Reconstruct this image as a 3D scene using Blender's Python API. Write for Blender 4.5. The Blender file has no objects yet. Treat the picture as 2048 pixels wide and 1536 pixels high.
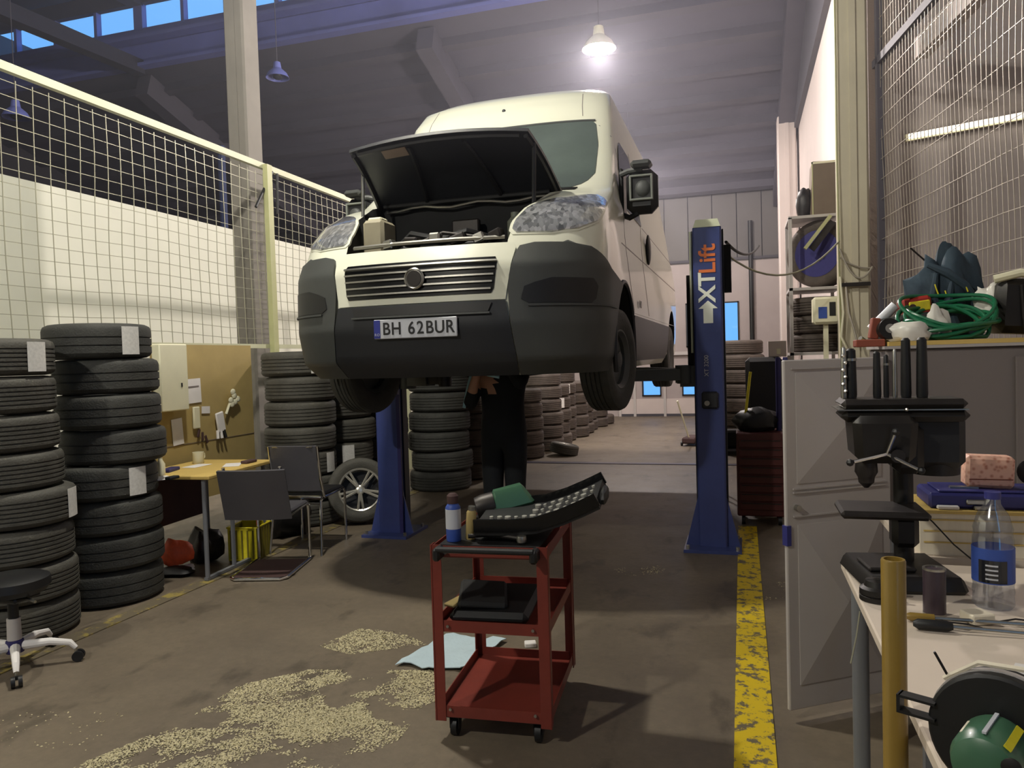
import bpy, bmesh, math, random
from mathutils import Vector, Matrix, Euler
random.seed(7)
PI = math.pi
S = bpy.context.scene
COL = S.collection
def rad(a): return math.radians(a)

# ------------------------------------------------------------------ camera, world, lamps, exposure
cam_d = bpy.data.cameras.new('camera'); cam = bpy.data.objects.new('camera', cam_d); COL.objects.link(cam)
cam_d.sensor_width = 36.0; cam_d.lens = 1507.0 / 2048.0 * 36.0; cam_d.clip_start = 0.02; cam_d.clip_end = 200
cam.location = (0, 0, 1.5)
cam.matrix_world = Matrix.Translation((0, 0, 1.5)) @ Matrix.Rotation(rad(17.0), 4, 'Z') @ Matrix.Rotation(rad(90 - 1.95), 4, 'X') @ Matrix.Rotation(rad(-1.72), 4, 'Z')
S.camera = cam
w = bpy.data.worlds.new('dusk_sky'); S.world = w; w.use_nodes = True
bg = w.node_tree.nodes['Background']; bg.inputs[0].default_value = (0.17, 0.50, 1.0, 1); bg.inputs[1].default_value = 1.2
S.view_settings.view_transform = 'Standard'; S.view_settings.look = 'None'
S.view_settings.gamma = 1.0; S.view_settings.use_curve_mapping = False
S.view_settings.exposure = 0.22
LAMP_COL = (1.0, 0.96, 0.86)
def lamp_light(name, loc, power, col=LAMP_COL, r=0.12):
    l = bpy.data.lights.new(name, 'POINT'); l.energy = power; l.color = col; l.shadow_soft_size = r
    o = bpy.data.objects.new(name, l); COL.objects.link(o); o.location = loc; return o
LAMPS = [((-2.7, 3.7, 5.15), 720, 'main'), ((-1.6, 9.3, 5.25), 850, 'visible'), ((-3.6, -2.2, 5.3), 1000, 'rear'), ((-2.0, 14.6, 4.95), 850, 'far')]
for (l_, p_, n_) in LAMPS:
    lamp_light('lamp_light', (l_[0], l_[1], l_[2] - (0.065 if n_ == 'visible' else 0.02)), p_, (1.0, 0.90, 0.86) if n_ in ('visible', 'far') else LAMP_COL)

# ------------------------------------------------------------------ materials
def lin(c): return tuple(((v / 255) / 12.92 if v / 255 <= 0.04045 else ((v / 255 + 0.055) / 1.055) ** 2.4) for v in c)
MATS = {}
def mat(name, rgb, rough=0.6, metal=0.0, var=0.12, scale=6.0, bump=0.0, emis=0.0, spec=0.5, coat=0.0, bscale=None, stretch=None):
    if name in MATS: return MATS[name]
    m = bpy.data.materials.new(name); m.use_nodes = True; nt = m.node_tree; N = nt.nodes; L = nt.links
    b = N['Principled BSDF']; c = lin(rgb)
    b.inputs['Roughness'].default_value = rough; b.inputs['Metallic'].default_value = metal
    b.inputs['Specular IOR Level'].default_value = spec; b.inputs['Coat Weight'].default_value = coat
    b.inputs['Base Color'].default_value = (*c, 1)
    if var > 0 or bump > 0:
        tc = N.new('ShaderNodeTexCoord'); src = tc.outputs['Object']
        if stretch:
            mp = N.new('ShaderNodeMapping'); mp.inputs['Scale'].default_value = stretch; L.new(src, mp.inputs['Vector']); src = mp.outputs[0]
        nz = N.new('ShaderNodeTexNoise'); nz.inputs['Scale'].default_value = scale; nz.inputs['Detail'].default_value = 6; nz.inputs['Roughness'].default_value = 0.6
        L.new(src, nz.inputs['Vector'])
        if var > 0:
            r = N.new('ShaderNodeValToRGB'); r.color_ramp.elements[0].position = 0.3; r.color_ramp.elements[1].position = 0.7
            r.color_ramp.elements[0].color = (*[x * (1 - var) for x in c], 1); r.color_ramp.elements[1].color = (*[min(1, x * (1 + var)) for x in c], 1)
            L.new(nz.outputs['Fac'], r.inputs[0]); L.new(r.outputs[0], b.inputs['Base Color'])
        if bump > 0:
            n2 = N.new('ShaderNodeTexNoise'); n2.inputs['Scale'].default_value = bscale or scale * 6; n2.inputs['Detail'].default_value = 4
            L.new(src, n2.inputs['Vector']); bp = N.new('ShaderNodeBump'); bp.inputs['Strength'].default_value = bump; bp.inputs['Distance'].default_value = 0.01
            L.new(n2.outputs['Fac'], bp.inputs['Height']); L.new(bp.outputs[0], b.inputs['Normal'])
    if emis > 0:
        b.inputs['Emission Color'].default_value = (*c, 1); b.inputs['Emission Strength'].default_value = emis
    MATS[name] = m; return m
def glass_mat(name, rgb, gloss=0.15, tint=0.8, rough=0.03):
    if name in MATS: return MATS[name]
    m = bpy.data.materials.new(name); m.use_nodes = True; nt = m.node_tree; N = nt.nodes; L = nt.links
    N.remove(N['Principled BSDF']); o = N['Material Output']
    t = N.new('ShaderNodeBsdfTransparent'); t.inputs[0].default_value = (*[x * tint for x in lin(rgb)], 1)
    g = N.new('ShaderNodeBsdfGlossy'); g.inputs['Roughness'].default_value = rough
    mx = N.new('ShaderNodeMixShader'); mx.inputs[0].default_value = gloss
    L.new(t.outputs[0], mx.inputs[1]); L.new(g.outputs[0], mx.inputs[2]); L.new(mx.outputs[0], o.inputs[0]); MATS[name] = m; return m

M = dict(
 white_wall=mat('white_painted_wall', (226, 226, 208), 0.7, var=0.04, scale=1.5, bump=0.1),
 pink_wall=mat('pale_wall_paint', (196, 184, 178), 0.7, var=0.06, scale=1.2, bump=0.08),
 grey_clad=mat('grey_cladding', (92, 88, 86), 0.6, var=0.08, scale=1.0),
 dark_clad=mat('dark_cladding', (70, 68, 74), 0.7, var=0.1, scale=0.8),
 roof=mat('roof_sheet', (88, 85, 97), 0.75, var=0.1, scale=0.7, bump=0.1),
 roofdark=mat('dark_roof_sheet', (56, 56, 76), 0.8, var=0.1, scale=0.7),
 beam=mat('roof_beam_paint', (82, 79, 88), 0.6, var=0.1, scale=2),
 sky_spill_blue=mat('gutter_band_metal_sky_tint', (112, 120, 190), 0.5, var=0.1, scale=1.2),  # blue daylight spill is put into the band's colour
 concrete=mat('column_concrete', (126, 121, 112), 0.8, var=0.1, scale=2.5, bump=0.15),
 creamcol=mat('cream_column_paint', (196, 188, 164), 0.7, var=0.07, scale=3, bump=0.1),
 palepost=mat('pale_green_post_paint', (178, 178, 130), 0.5, var=0.08, scale=5),
 wire=mat('galvanised_wire', (160, 158, 136), 0.4, metal=0.3, var=0.05),
 wireg=mat('grey_wire', (172, 164, 150), 0.45, metal=0.3, var=0.1),
 rail=mat('cream_rail_paint', (196, 196, 164), 0.5, var=0.08, scale=3),
 vanwhite=mat('white_van_paint', (226, 226, 206), 0.28, var=0.03, scale=2, coat=0.5),
 vangrey=mat('grey_bumper_plastic', (66, 68, 66), 0.55, var=0.1, scale=3, bump=0.06, bscale=180),
 vandark=mat('dark_bumper_plastic', (30, 32, 37), 0.5, var=0.1, scale=3),
 black=mat('black_plastic', (20, 20, 21), 0.5, var=0.15, scale=8),
 blackgloss=mat('black_gloss', (12, 13, 15), 0.2, var=0.1),
 underbody=mat('underbody_black', (22, 22, 22), 0.8, var=0.3, scale=6),
 rubber=mat('tyre_rubber', (74, 72, 65), 0.72, var=0.16, scale=9, bump=0.35, bscale=90),
 rubberd=mat('tyre_rubber_dark', (57, 57, 53), 0.75, var=0.2, scale=11, bump=0.35, bscale=90),
 rubberb=mat('tyre_rubber_brown', (78, 69, 62), 0.75, var=0.2, scale=11, bump=0.3, bscale=90),
 sticker=mat('tyre_label_paper', (222, 220, 214), 0.6, var=0.12, scale=60),
 paper=mat('white_paper', (228, 224, 220), 0.8, var=0.04),
 steel=mat('brushed_steel', (170, 168, 160), 0.3, metal=0.9, var=0.1, scale=20),
 chrome=mat('chrome', (225, 225, 222), 0.12, metal=1.0, var=0.03),
 alloy=mat('alloy_wheel_metal', (215, 212, 200), 0.25, metal=0.7, var=0.05),
 liftblue=mat('lift_blue_paint', (56, 68, 122), 0.35, var=0.1, scale=4, coat=0.3),
 liftcap=mat('lift_cap_plastic', (205, 210, 180), 0.5, var=0.05),
 red=mat('trolley_red_paint', (120, 48, 37), 0.45, var=0.14, scale=6, coat=0.1),
 chestred=mat('tool_chest_red', (74, 28, 26), 0.45, var=0.2, scale=6),
 locker=mat('grey_locker_paint', (182, 176, 172), 0.45, var=0.05, scale=2),
 lockerd=mat('dark_grey_locker_paint', (122, 114, 111), 0.5, var=0.05, scale=2),
 wood=mat('yellow_birch_wood', (206, 176, 100), 0.55, var=0.1, scale=3, stretch=(1, 8, 1)),
 board=mat('brown_fibreboard', (170, 149, 94), 0.75, var=0.07, scale=4),
 palewood=mat('pale_wood', (224, 214, 192), 0.6, var=0.1, scale=3, stretch=(8, 1, 1)),
 benchtop=mat('bench_laminate', (214, 200, 184), 0.45, var=0.06, scale=3),
 benchleg=mat('grey_steel_tube_paint', (112, 114, 118), 0.4, var=0.05),
 yellow=mat('yellow_pole_paint', (138, 112, 48), 0.35, var=0.12, scale=5, coat=0.2),
 yplastic=mat('yellow_plastic', (214, 200, 40), 0.5, var=0.15, scale=20),
 chairgrey=mat('grey_chair_plastic', (78, 76, 80), 0.5, var=0.06),
 maroon=mat('maroon_upholstery', (70, 48, 46), 0.8, var=0.12),
 overall=mat('dark_blue_work_cloth', (13, 18, 24), 0.85, var=0.3, scale=7, bump=0.4, bscale=12),
 skin=mat('skin', (176, 132, 108), 0.6, var=0.06),
 hair=mat('dark_hair', (30, 24, 20), 0.8, var=0.2, scale=40),
 boot=mat('boot_leather', (24, 22, 20), 0.6, var=0.2),
 glint=mat('light_blue_glint', (170, 215, 225), 0.5, var=0.05),
 green=mat('green_enamel', (64, 104, 78), 0.35, var=0.08, scale=8, coat=0.2),
 greenhose=mat('green_hose', (24, 100, 66), 0.35, var=0.1),
 bluecase=mat('blue_tool_case', (50, 52, 120), 0.45, var=0.08),
 bluedisc=mat('blue_cover', (52, 50, 112), 0.7, var=0.1),
 jacket=mat('slate_blue_cloth', (50, 66, 78), 0.85, var=0.2, scale=6, bump=0.3, bscale=20),
 brown=mat('brown_cardboard', (112, 98, 82), 0.8, var=0.08),
 brick=mat('brown_red_block', (140, 72, 54), 0.7, var=0.12),
 clearbag=mat('white_plastic_bag', (220, 216, 206), 0.35, var=0.06),
 cloth=mat('pale_blue_cloth', (186, 206, 214), 0.85, var=0.05, scale=8, bump=0.2),
 redcase=mat('red_drill_case', (160, 44, 34), 0.5, var=0.1), bluelabel=mat('blue_label', (52, 80, 160), 0.5, var=0.1),
 orange=mat('orange_bag', (222, 90, 50), 0.6, var=0.25, scale=14), navy=mat('navy_paint', (40, 36, 92), 0.5, var=0.1),
 cream=mat('cream_plastic', (224, 220, 190), 0.5, var=0.04), printred=mat('faded_red_print', (150, 116, 106), 0.5, var=0.1),
 grime=mat('dark_metal', (48, 44, 42), 0.45, metal=0.5, var=0.25, scale=14), darkiron=mat('black_iron', (34, 31, 29), 0.45, metal=0.3, var=0.2, scale=10),
 orangetext=mat('orange_lettering', (226, 120, 60), 0.5, var=0), whitetext=mat('white_lettering', (236, 240, 226), 0.5, var=0), blacktext=mat('black_lettering', (16, 16, 18), 0.5, var=0),
 plate=mat('number_plate_white', (196, 198, 204), 0.4, var=0.02), plateblue=mat('number_plate_blue', (44, 54, 140), 0.4, var=0.05),
 lampglow=mat('lamp_glow', (255, 246, 236), 0.5, var=0, emis=60.0), tube=mat('lit_tube', (255, 246, 226), 0.5, var=0, emis=2.5),
 windscreen=mat('windscreen_glass', (84, 94, 90), 0.08, var=0.2, scale=1.5, spec=0.7), sideglass=mat('side_window_glass', (34, 36, 40), 0.08, var=0.05),
 workwall=mat('grey_workshop_wall', (172, 162, 160), 0.7, var=0.06, scale=1.2, bump=0.1), backwall=mat('far_wall_paint', (164, 153, 150), 0.7, var=0.06, scale=1.4),
 dark_beam=mat('dark_steel_beam', (48, 48, 62), 0.7, var=0.1),
 slim_sky_tint=mat('slim_column_sky_tint', (70, 82, 120), 0.6),  # blue light falling on the column is put into its colour
 socketsteel=mat('socket_steel', (196, 194, 184), 0.3, metal=0.45, var=0.05),
 framegrey=mat('mirror_frame_grey', (118, 122, 114), .5), pane=glass_mat('window_pane_glass', (250, 250, 255), 0.06, 0.95), bottle=glass_mat('clear_bottle_plastic', (240, 244, 250), 0.25, 0.92, 0.12),
 basket=mat('olive_basket_side', (120, 110, 30), 0.6, var=0.1), grate=mat('trench_steel', (84, 80, 92), 0.4, metal=0.5, var=0.1),
)
def lens_mat():
    m = bpy.data.materials.new('headlamp_facets'); m.use_nodes = True; nt = m.node_tree; N = nt.nodes; L = nt.links; b = N['Principled BSDF']
    b.inputs['Roughness'].default_value = 0.15; b.inputs['Metallic'].default_value = 0.6; b.inputs['Coat Weight'].default_value = 1.0
    tc = N.new('ShaderNodeTexCoord'); v = N.new('ShaderNodeTexVoronoi'); v.inputs['Scale'].default_value = 30
    mp = N.new('ShaderNodeMapping'); mp.inputs['Scale'].default_value = (1.6, 1, 0.7); L.new(tc.outputs['Object'], mp.inputs[0]); L.new(mp.outputs[0], v.inputs['Vector'])
    r = N.new('ShaderNodeValToRGB'); r.color_ramp.elements[0].color = (0.16, 0.17, 0.18, 1); r.color_ramp.elements[1].color = (0.85, 0.86, 0.88, 1)
    L.new(v.outputs['Color'], r.inputs[0]); L.new(r.outputs[0], b.inputs['Base Color'])
    bp = N.new('ShaderNodeBump'); bp.inputs['Strength'].default_value = 0.8; L.new(v.outputs['Distance'], bp.inputs['Height']); L.new(bp.outputs[0], b.inputs['Normal'])
    return m
M['lens'] = lens_mat()
def print_mat():
    m = bpy.data.materials.new('patterned_print'); m.use_nodes = True; nt = m.node_tree; N = nt.nodes; L = nt.links; b = N['Principled BSDF']
    tc = N.new('ShaderNodeTexCoord'); v = N.new('ShaderNodeTexVoronoi'); v.inputs['Scale'].default_value = 62; L.new(tc.outputs['Object'], v.inputs['Vector'])
    r = N.new('ShaderNodeValToRGB'); r.color_ramp.elements[0].color = (*lin((196, 110, 84)), 1); r.color_ramp.elements[1].color = (*lin((246, 196, 172)), 1)
    r.color_ramp.elements[1].position = 0.45; L.new(v.outputs['Distance'], r.inputs[0]); L.new(r.outputs[0], b.inputs['Base Color']); b.inputs['Roughness'].default_value = 0.5
    return m
M['print'] = print_mat()
def floor_mat():
    m = bpy.data.materials.new('worn_concrete_floor'); m.use_nodes = True; nt = m.node_tree; N = nt.nodes; L = nt.links; b = N['Principled BSDF']
    tc = N.new('ShaderNodeTexCoord')
    def noise(sc, det=6, rough=0.6, st=(1, 1, 1)):
        mp = N.new('ShaderNodeMapping'); mp.inputs['Scale'].default_value = st; L.new(tc.outputs['Object'], mp.inputs[0])
        n = N.new('ShaderNodeTexNoise'); n.inputs['Scale'].default_value = sc; n.inputs['Detail'].default_value = det; n.inputs['Roughness'].default_value = rough
        L.new(mp.outputs[0], n.inputs['Vector']); return n.outputs['Fac']
    def ramp(f, p0, p1, c0, c1):
        r = N.new('ShaderNodeValToRGB'); r.color_ramp.elements[0].position = p0; r.color_ramp.elements[1].position = p1
        r.color_ramp.elements[0].color = (*c0, 1); r.color_ramp.elements[1].color = (*c1, 1); L.new(f, r.inputs[0]); return r.outputs[0]
    def mix(f, a, c, t='MIX'):
        x = N.new('ShaderNodeMixRGB'); x.blend_type = t
        if hasattr(f, 'links'): L.new(f, x.inputs[0])
        else: x.inputs[0].default_value = f
        L.new(a, x.inputs[1]); L.new(c, x.inputs[2]); return x.outputs[0]
    base = ramp(noise(0.9), 0.3, 0.7, lin((96, 86, 74)), lin((124, 112, 94)))
    fine = ramp(noise(22, 8, 0.7), 0.35, 0.65, (0.8, 0.8, 0.8), (1.1, 1.1, 1.1))
    c = mix(0.6, base, fine, 'MULTIPLY')
    st = ramp(noise(3.2, 7, 0.65, (1, 0.55, 1)), 0.36, 0.44, lin((60, 54, 46)), (1, 1, 1))
    c = mix(0.35, c, st, 'MULTIPLY')
    L.new(c, b.inputs['Base Color'])
    rr = N.new('ShaderNodeMapRange'); rr.inputs[3].default_value = 0.38; rr.inputs[4].default_value = 0.62; L.new(noise(4), rr.inputs[0]); L.new(rr.outputs[0], b.inputs['Roughness'])
    bp = N.new('ShaderNodeBump'); bp.inputs['Strength'].default_value = 0.12; bp.inputs['Distance'].default_value = 0.01; L.new(noise(30), bp.inputs['Height']); L.new(bp.outputs[0], b.inputs['Normal'])
    return m
M['floor'] = floor_mat()
def worn_paint(name, rgb, thr, scale=9):
    m = bpy.data.materials.new(name); m.use_nodes = True; nt = m.node_tree; N = nt.nodes; L = nt.links; b = N['Principled BSDF']
    tc = N.new('ShaderNodeTexCoord'); n = N.new('ShaderNodeTexNoise'); n.inputs['Scale'].default_value = scale; n.inputs['Detail'].default_value = 9; n.inputs['Roughness'].default_value = 0.75
    L.new(tc.outputs['Object'], n.inputs['Vector']); r = N.new('ShaderNodeValToRGB'); r.color_ramp.elements[0].position = thr; r.color_ramp.elements[1].position = thr + 0.04
    r.color_ramp.elements[0].color = (*lin((104, 94, 76)), 1); r.color_ramp.elements[1].color = (*lin(rgb), 1)
    L.new(n.outputs['Fac'], r.inputs[0]); L.new(r.outputs[0], b.inputs['Base Color']); b.inputs['Roughness'].default_value = 0.55
    return m
M['yline'] = worn_paint('worn_yellow_line_paint', (218, 188, 24), 0.44, 14)
M['yline2'] = worn_paint('faded_yellow_line_paint', (150, 134, 72), 0.52, 7)

# ------------------------------------------------------------------ mesh helpers
def R3(rx=0, ry=0, rz=0): return Euler((rad(rx), rad(ry), rad(rz)), 'XYZ').to_matrix()
class MB:
    def __init__(s): s.v = []; s.f = []; s.mi = []; s.cur = 0
    def add(s, vs, fs):
        o = len(s.v); s.v += [tuple(v) for v in vs]; s.f += [tuple(o + i for i in f) for f in fs]; s.mi += [s.cur] * len(fs); return s
    def box(s, c, d, rot=None, taper=1.0, bev=0.0):
        hx, hy, hz = d[0] / 2, d[1] / 2, d[2] / 2; c = Vector(c)
        if bev <= 0:
            P = [Vector((x * (taper if z > 0 else 1), y * (taper if z > 0 else 1), z)) for z in (-hz, hz) for x, y in ((-hx, -hy), (hx, -hy), (hx, hy), (-hx, hy))]
            F = [(3, 2, 1, 0), (4, 5, 6, 7), (0, 1, 5, 4), (1, 2, 6, 5), (2, 3, 7, 6), (3, 0, 4, 7)]
        else:
            bev = min(bev, hx * .9, hy * .9, hz * .9); P = []; F = []
            def ring(z, ins):
                return [Vector((x, y, z)) for x, y in ((-hx + ins, -hy + bev), (-hx + bev, -hy + ins), (hx - bev, -hy + ins), (hx - ins, -hy + bev), (hx - ins, hy - bev), (hx - bev, hy - ins), (-hx + bev, hy - ins), (-hx + ins, hy - bev))]
            for z, ins in ((-hz, bev * .99), (-hz + bev, 0), (hz - bev, 0), (hz, bev * .99)): P += [Vector((p.x * (taper if z > 0 else 1), p.y * (taper if z > 0 else 1), p.z)) for p in ring(z, ins)]
            for k in range(3):
                for i in range(8): j = (i + 1) % 8; F.append((k * 8 + i, k * 8 + j, k * 8 + 8 + j, k * 8 + 8 + i))
            F.append(tuple(range(7, -1, -1))); F.append(tuple(range(24, 32)))
        if rot is not None: P = [rot @ p for p in P]
        return s.add([p + c for p in P], F)
    def cone(s, p0, p1, r0, r1=None, n=16, caps=True):
        r1 = r0 if r1 is None else r1; p0 = Vector(p0); p1 = Vector(p1); d = (p1 - p0).normalized()
        a = d.orthogonal().normalized(); b = d.cross(a); V = []
        for p, r in ((p0, r0), (p1, r1)): V += [p + (a * math.cos(2 * PI * i / n) + b * math.sin(2 * PI * i / n)) * r for i in range(n)]
        F = [(i, (i + 1) % n, n + (i + 1) % n, n + i) for i in range(n)]
        if caps: F += [tuple(range(n - 1, -1, -1)), tuple(range(n, 2 * n))]
        return s.add(V, F)
    def tube(s, pts, r, n=8, closed=False):
        pts = [Vector(p) for p in pts]; k = len(pts); V = []; prev = None
        rs = r if isinstance(r, (list, tuple)) else [r] * k
        for i, p in enumerate(pts):
            if closed: t = (pts[(i + 1) % k] - pts[i - 1]).normalized()
            else: t = (pts[min(i + 1, k - 1)] - pts[max(i - 1, 0)]).normalized()
            a = t.orthogonal().normalized() if prev is None else (prev - t * prev.dot(t)).normalized()
            prev = a; b = t.cross(a); V += [p + (a * math.cos(2 * PI * j / n) + b * math.sin(2 * PI * j / n)) * rs[i] for j in range(n)]
        F = []
        for i in range(k if closed else k - 1):
            o = i * n; q = ((i + 1) % k) * n
            F += [(o + j, o + (j + 1) % n, q + (j + 1) % n, q + j) for j in range(n)]
        if not closed: F += [tuple(range(n - 1, -1, -1)), tuple(range((k - 1) * n, k * n))]
        return s.add(V, F)
    def lathe(s, prof, n=32, m=None, closed=False):
        # prof: (r, z) list; axis z; m: 4x4/3x3 transform
        V = []; k = len(prof)
        for r, z in prof: V += [Vector((r * math.cos(2 * PI * i / n), r * math.sin(2 * PI * i / n), z)) for i in range(n)]
        F = []
        for a in range(k if closed else k - 1):
            b = (a + 1) % k
            F += [(a * n + i, a * n + (i + 1) % n, b * n + (i + 1) % n, b * n + i) for i in range(n)]
        if not closed:
            F += [tuple(range(n - 1, -1, -1)), tuple(range((k - 1) * n, k * n))]
        if m is not None: V = [m @ v for v in V]
        return s.add(V, F)
    def prism(s, poly, h, m=None):
        # poly (x,y) ccw extruded z 0..h
        n = len(poly); V = [Vector((x, y, 0)) for x, y in poly] + [Vector((x, y, h)) for x, y in poly]
        F = [tuple(range(n - 1, -1, -1)), tuple(range(n, 2 * n))] + [(i, (i + 1) % n, n + (i + 1) % n, n + i) for i in range(n)]
        if m is not None: V = [m @ v for v in V]
        return s.add(V, F)
    def sphere(s, c, r, n=12, sc=(1, 1, 1), rot=None):
        V = []; F = []; c = Vector(c); k = n // 2
        for i in range(k + 1):
            a = PI * i / k
            for j in range(n):
                b = 2 * PI * j / n; p = Vector((math.sin(a) * math.cos(b) * sc[0], math.sin(a) * math.sin(b) * sc[1], math.cos(a) * sc[2])) * r
                V.append((rot @ p if rot else p) + c)
        for i in range(k):
            for j in range(n): F.append((i * n + j, (i + 1) * n + j, (i + 1) * n + (j + 1) % n, i * n + (j + 1) % n))
        return s.add(V, F)
    def grid(s, rows, thick=0.0, nrm=None):
        # rows: list of equal-length point lists; thick: extrude along local normal away (inwards)
        R = len(rows); Cn = len(rows[0]); P = [[Vector(p) for p in r] for r in rows]; V = [p for r in P for p in r]
        F = [(i * Cn + j, i * Cn + j + 1, (i + 1) * Cn + j + 1, (i + 1) * Cn + j) for i in range(R - 1) for j in range(Cn - 1)]
        if thick:
            B = []
            for i in range(R):
                for j in range(Cn):
                    du = P[i][min(j + 1, Cn - 1)] - P[i][max(j - 1, 0)]; dv = P[min(i + 1, R - 1)][j] - P[max(i - 1, 0)][j]
                    nn = du.cross(dv); nn = nn.normalized() if nn.length > 1e-9 else Vector((0, 0, 1)); B.append(P[i][j] - nn * thick)
            o = len(V); V += B; F += [tuple(o + q for q in reversed(f)) for f in F[:]]
            edge = [j for j in range(Cn)] + [i * Cn + Cn - 1 for i in range(1, R)] + [(R - 1) * Cn + j for j in range(Cn - 2, -1, -1)] + [i * Cn for i in range(R - 2, 0, -1)]
            for a in range(len(edge)): b = (a + 1) % len(edge); F.append((edge[b], edge[a], o + edge[a], o + edge[b]))
        return s.add(V, F)
    def build(s, name, m, parent=None, loc=None, rot=None, smooth=35, label=None):
        me = bpy.data.meshes.new(name); me.from_pydata(s.v, [], s.f)
        for x in (m if isinstance(m, (list, tuple)) else [m]): me.materials.append(x)
        if isinstance(m, (list, tuple)): me.polygons.foreach_set('material_index', s.mi)
        bm = bmesh.new(); bm.from_mesh(me); bmesh.ops.recalc_face_normals(bm, faces=bm.faces); bm.to_mesh(me); bm.free()
        if smooth: me.polygons.foreach_set('use_smooth', [True] * len(me.polygons)); me.set_sharp_from_angle(angle=rad(smooth))
        me.update(); o = bpy.data.objects.new(name, me); COL.objects.link(o)
        if parent is not None: o.parent = parent
        if loc is not None: o.location = loc
        if rot is not None: o.rotation_euler = [rad(a) for a in rot]
        if label: o['label'] = label
        return o
def tag(o, label, cat, group=None):
    o['label'] = label; o['category'] = cat
    if group: o['group'] = group
    return o
def thing(name, label, cat, loc=(0, 0, 0), rz=0, group=None, rot=None):
    o = bpy.data.objects.new(name, None); COL.objects.link(o); o.empty_display_size = 0.1; o.location = loc
    o.rotation_euler = (rad(rot[0]), rad(rot[1]), rad(rot[2])) if rot else (0, 0, rad(rz)); return tag(o, label, cat, group)
def struct(o): o['kind'] = 'structure'; return o
def stuff(o): o['kind'] = 'stuff'; return o
def share(src, name, parent, loc, rot=None, scale=None):
    o = src.copy(); o.name = name; COL.objects.link(o); o.parent = parent; o.location = loc
    if rot is not None: o.rotation_euler = [rad(a) for a in rot]
    if scale: o.scale = scale
    return o
def copy_tree(o, parent=None):
    c = o.copy(); COL.objects.link(c); c.parent = parent
    for ch in list(o.children): copy_tree(ch, c)
    return c
def text(body, size, m, parent, loc, rot, extrude=0.001, name='lettering', sx=1.0, align='CENTER', bold=0.0):
    cu = bpy.data.curves.new(name, 'FONT'); cu.body = body; cu.size = size; cu.extrude = extrude; cu.align_x = align; cu.align_y = 'CENTER'; cu.offset = bold
    t = bpy.data.objects.new('tmp', cu); COL.objects.link(t); dg = bpy.context.evaluated_depsgraph_get(); dg.update()
    me = bpy.data.meshes.new_from_object(t.evaluated_get(dg)); bpy.data.objects.remove(t); me.materials.clear(); me.materials.append(m)
    o = bpy.data.objects.new(name, me); COL.objects.link(o); o.parent = parent; o.location = loc; o.rotation_euler = [rad(a) for a in rot]; o.scale = (sx, 1, 1); return o

# ================================================================== SETTING
YW = 12.0; YB = 18.4; XL = -16.0; XR = 1.1
struct(MB().box((-6.5, 8, -0.05), (30, 30, 0.1)).build('floor', M['floor'], smooth=0))
def wall_cells(mb, axis, pos, th, a0, a1, z0, z1, holes):
    # split into cells so the holes are real openings
    A = sorted({a0, a1, *[h[0] for h in holes], *[h[1] for h in holes]}); Z = sorted({z0, z1, *[h[2] for h in holes], *[h[3] for h in holes]})
    for i in range(len(A) - 1):
        for j in range(len(Z) - 1):
            ca, cz = (A[i] + A[i + 1]) / 2, (Z[j] + Z[j + 1]) / 2
            if any(h[0] < ca < h[1] and h[2] < cz < h[3] for h in holes): continue
            if axis == 'y': mb.box((ca, pos, cz), (A[i + 1] - A[i], th, Z[j + 1] - Z[j]))
            else: mb.box((pos, ca, cz), (th, A[i + 1] - A[i], Z[j + 1] - Z[j]))
# back wall: lower pale part, upper dark cladding, daylight openings
holes = [(-1.24, -0.70, 1.65, 2.66), (-0.62, -0.06, 1.65, 2.66), (-2.31, -1.88, 0.5, 1.04), (-1.36, -1.02, 0.5, 1.16)]
mb = MB(); wall_cells(mb, 'y', YB + 0.1, 0.2, XL, XR + 1, 0, 3.62, holes); wb = struct(mb.build('wall_back', M['backwall'], smooth=0))
for k, x in enumerate([XL + 0.55 * i for i in range(32)]):
    if x < XR: MB().box((x + 0.27, YB - 0.0, 4.45), (0.53, 0.05, 1.68)).build('cladding_panel', M['grey_clad'], wb, smooth=0)
MB().box((-7.5, YB + 0.12, 4.5), (19, 0.16, 1.8)).build('upper_backing', M['dark_clad'], wb, smooth=0)
MB().cone((0.24, YB - 0.08, 0), (0.24, YB - 0.08, 4.5), 0.05).build('downpipe', M['black'], wb)
MB().box((-0.9, YB - 0.03, 3.66), (4.4, 0.06, 0.06)).build('ledge', M['dark_clad'], wb, smooth=0)
for k, (a, b, c, d) in enumerate(holes):
    fr = MB(); t = 0.03
    for bx in (((a + b) / 2, c, b - a, t), ((a + b) / 2, d, b - a, t)): fr.box((bx[0], YB, bx[1]), (bx[2] + t, 0.08, t))
    for x in (a, b): fr.box((x, YB, (c + d) / 2), (t, 0.08, d - c + t))
    wf = struct(fr.build('window_%d' % (k + 1), M['black'], smooth=0))
    MB().box(((a + b) / 2, YB + 0.05, (c + d) / 2), (b - a, 0.01, d - c)).build('pane', M['pane'], wf, smooth=0)
# gate at the far end with ribbed leaves
gt = MB().box((-1.7, YB - 0.02, 0.22), (2.3, 0.03, 0.4)).build('door_1', M['pink_wall'], smooth=0); struct(gt)
for x in (-2.86, -2.5, -1.78, -0.95): MB().box((x, YB - 0.06, 0.75), (0.06, 0.07, 1.5)).build('gate_post', M['locker'], gt, smooth=0)
MB().box((-1.9, YB - 0.06, 1.5), (2.1, 0.06, 0.08)).build('gate_rail', M['locker'], gt, smooth=0)
struct(MB().box((-1.2, YB - 0.04, 0.03), (3.4, 0.06, 0.06)).build('baseboard_back', M['dark_clad'], smooth=0))
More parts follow.
